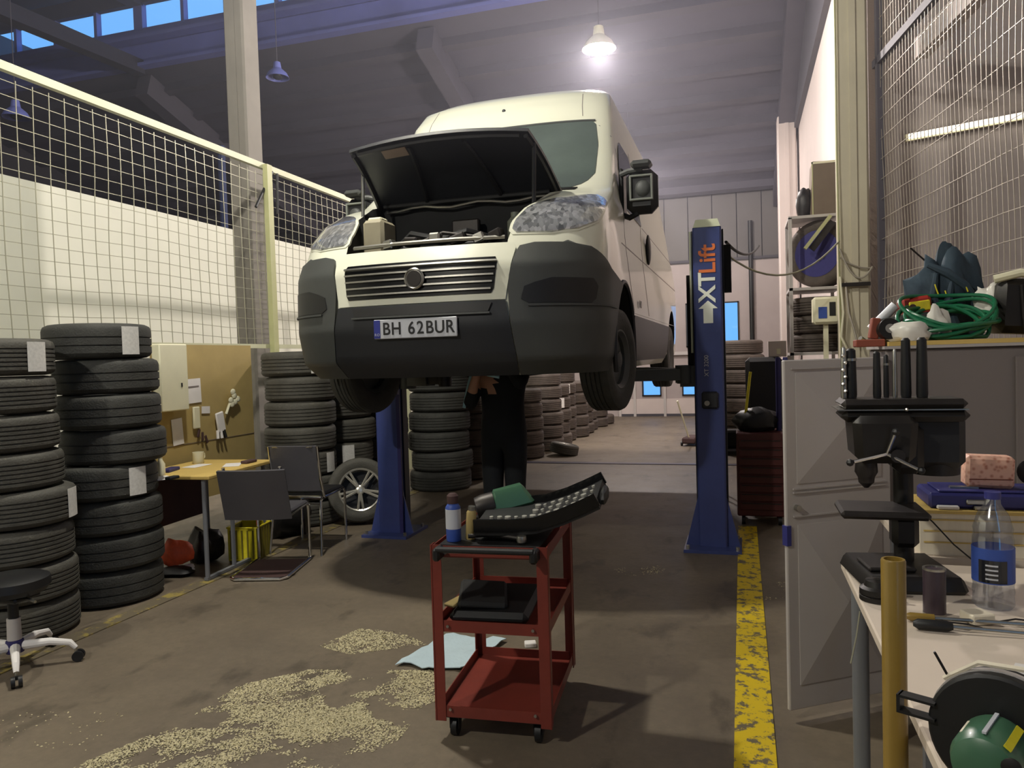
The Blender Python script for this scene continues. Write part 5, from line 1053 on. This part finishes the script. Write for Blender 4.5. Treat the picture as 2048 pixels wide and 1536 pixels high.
sto = thing('shop_stool', 'dark workshop stool behind the right lift post', 'stool', (-.08, 8.15, 0)); MB().box((0, 0, .47), (.34, .34, .07), bev=.02).build('seat', M['black'], sto)
for x, y in ((-.14, -.14), (.14, -.14), (.14, .14), (-.14, .14)): MB().cone((x * .7, y * .7, .44), (x, y, 0), .013, n=8).build('leg', M['steel'], sto)
MB().box((0, 0, .60), (.22, .2, .18), bev=.02).build('seat_box', M['underbody'], sto)
jkk = thing('floor_jack', 'low dark floor jack beyond the right lift post', 'jack', (-.80, 12.6, 0), 80); MB().box((0, 0, .09), (.5, .22, .10), bev=.02).build('chassis', M['maroon'], jkk); MB().tube([(-.2, 0, .12), (-.5, .1, .75)], .014, n=8).build('handle', M['cream'], jkk)
for x in (-.2, .2):
    for y in (-.12, .12): MB().cone((x, y - .012, .04), (x, y + .012, .04), .04, n=14).build('jack_wheel', M['black'], jkk)
# rack by the cream column
rk = thing('storage_rack', 'tall pale steel rack beside the cream column', 'rack', (.69, 7.74, 0))
for x, y in ((-.24, -.26), (.17, -.26), (.17, .26), (-.24, .26)): MB().box((x, y, 1.36), (.03, .03, 2.72)).build('upright', M['locker'], rk, smooth=0)
for z in (.9, 1.46, 2.06, 2.72): MB().box((-.035, 0, z), (.44, .55, .025)).build('rack_shelf', M['locker'], rk, smooth=0)
for k in range(3):
    o = tyre_mesh('r', .245, .17, M['rubberb'], n=40); o.location = (.69, 7.72, 1.56 + k * .171); tag(o, 'small black tyre, %s on the rack beside the cream column' % ['bottom', 'middle', 'top'][k], 'tyre', 'tyres on the rack')
rt_ = tyre_mesh('q', .31, .2, M['rubberb']); rt_.location = (.73, 7.62, 2.385); rt_.rotation_euler = (rad(90), 0, rad(-32)); tag(rt_, 'tyre with a blue cover standing on the rack beside the column', 'tyre')
MB().lathe([(.001, .07), (.215, .075), (.215, .09), (.001, .095)], 32).build('blue_cover', M['bluedisc'], rt_, label='round blue cover filling the tyre')
bo = MB().box((0, 0, .25), (.26, .3, .50), R3(0, 3, 0), bev=.004).build('cardboard_box', M['brown'], None, (.78, 7.75, 2.74), smooth=0); tag(bo, 'tall brown cardboard box on top of the rack', 'box'); MB().box((0, -.152, .49), (.26, .004, .02)).build('box_edge', M['cream'], bo, smooth=0); MB().box((-.12, -.152, .25), (.01, .004, .5)).build('box_edge', M['palepost'], bo, smooth=0)
lump('dark_bundle', 'dark bundle left of the brown cardboard box', 'bundle', (.60, 7.70, 2.735), (.085, .10, .16), 'darkiron', 61, .15)
pk = thing('leaning_plank', 'pale plank leaning below the cardboard box', 'plank', (.68, 7.40, 2.56), rot=(0, -52, 0)); MB().box((0, 0, 0), (.36, .05, .03)).build('plank_board', M['palepost'], pk, smooth=0); MB().box((.0, .02, -.05), (.30, .04, .06)).build('dark_bracket', M['grime'], pk, smooth=0)
wbx = thing('white_box', 'white box with blue mark under the blue covered tyre', 'box', (.72, 7.25, 1.72)); MB().box((0, 0, .12), (.22, .16, .24), bev=.02).build('box_body', M['cream'], wbx); MB().box((-.03, -.082, .10), (.07, .004, .10)).build('blue_mark', M['bluelabel'], wbx, smooth=0); MB().box((.05, -.083, .13), (.05, .004, .12)).build('dark_window', M['black'], wbx, smooth=0)
wst = MB().box((0, 0, .86), (.04, .04, 1.72)).build('stand_leg', M['cream'], wbx, (0, 0, -1.72), smooth=0)
# cables
def cable(label, pts, r=.008, m_='wire'):
    o = MB().tube(pts, r, n=6).build('cable', M[m_], None); return tag(o, label, 'cable')
def sag(a, b, d, n=12): a, b = Vector(a), Vector(b); return [a + (b - a) * (i / n) - Vector((0, 0, d * 4 * (i / n) * (1 - i / n))) for i in range(n + 1)]
cable('pale cable sagging from the lift post to the cream column', sag((-.10, 6.05, 2.25), (.80, 6.88, 2.40), .22))
cable('dark hose looping behind the top of the right lift post', sag((-.10, 6.1, 2.35), (.22, 9.5, 2.75), .10), .012, 'underbody')
cable('thin pale cable running down the left edge of the cream column', [(.79, 6.88, 5.2), (.79, 6.88, 3.0), (.795, 6.87, 2.2), (.80, 6.87, 1.5)], .008, 'palepost')
cable('cable loop drooping across the cream column', sag((.80, 6.86, 2.33), (1.05, 6.87, 2.17), .16), .008, 'wireg')
cable('upper cable loop around the cream column', sag((.80, 6.86, 2.26), (1.05, 6.88, 2.16), .03), .007, 'wireg')
cable('cable hanging to the right of the lower cream column', [(.84, 6.86, 2.05), (.86, 6.85, 1.8), (.90, 6.85, 1.65), (.93, 6.84, 1.5)], .009, 'wireg')
cable('cable hanging at the middle of the lower cream column', [(.80, 6.86, 2.1), (.82, 6.85, 1.8), (.80, 6.85, 1.6), (.84, 6.85, 1.5)], .010, 'cream')
MB().box((.92, 6.86, 2.03), (.22, .03, .03)).build('x', M['grime'], None)
bpy.data.objects['x'].name = 'cable_bracket'; tag(bpy.data.objects['cable_bracket'], 'grey bracket bar across the cream column', 'bracket')

# thin haze volume under the roof, above head height
hz = bpy.data.materials.new('hall_haze'); hz.use_nodes = True; nt = hz.node_tree; nt.nodes.remove(nt.nodes['Principled BSDF'])
vsc = nt.nodes.new('ShaderNodeVolumeScatter'); vsc.inputs['Color'].default_value = (.86, .86, 1.0, 1); vsc.inputs['Density'].default_value = .008; vsc.inputs['Anisotropy'].default_value = .45
nt.links.new(vsc.outputs[0], nt.nodes['Material Output'].inputs['Volume'])
hzo = MB().box((-6.5, 6.7, 5.95), (19.6, 24.4, 7.1)).build('haze', hz, None, smooth=0); stuff(hzo); tag(hzo, 'thin pale haze hanging in the upper half of the hall', 'haze')
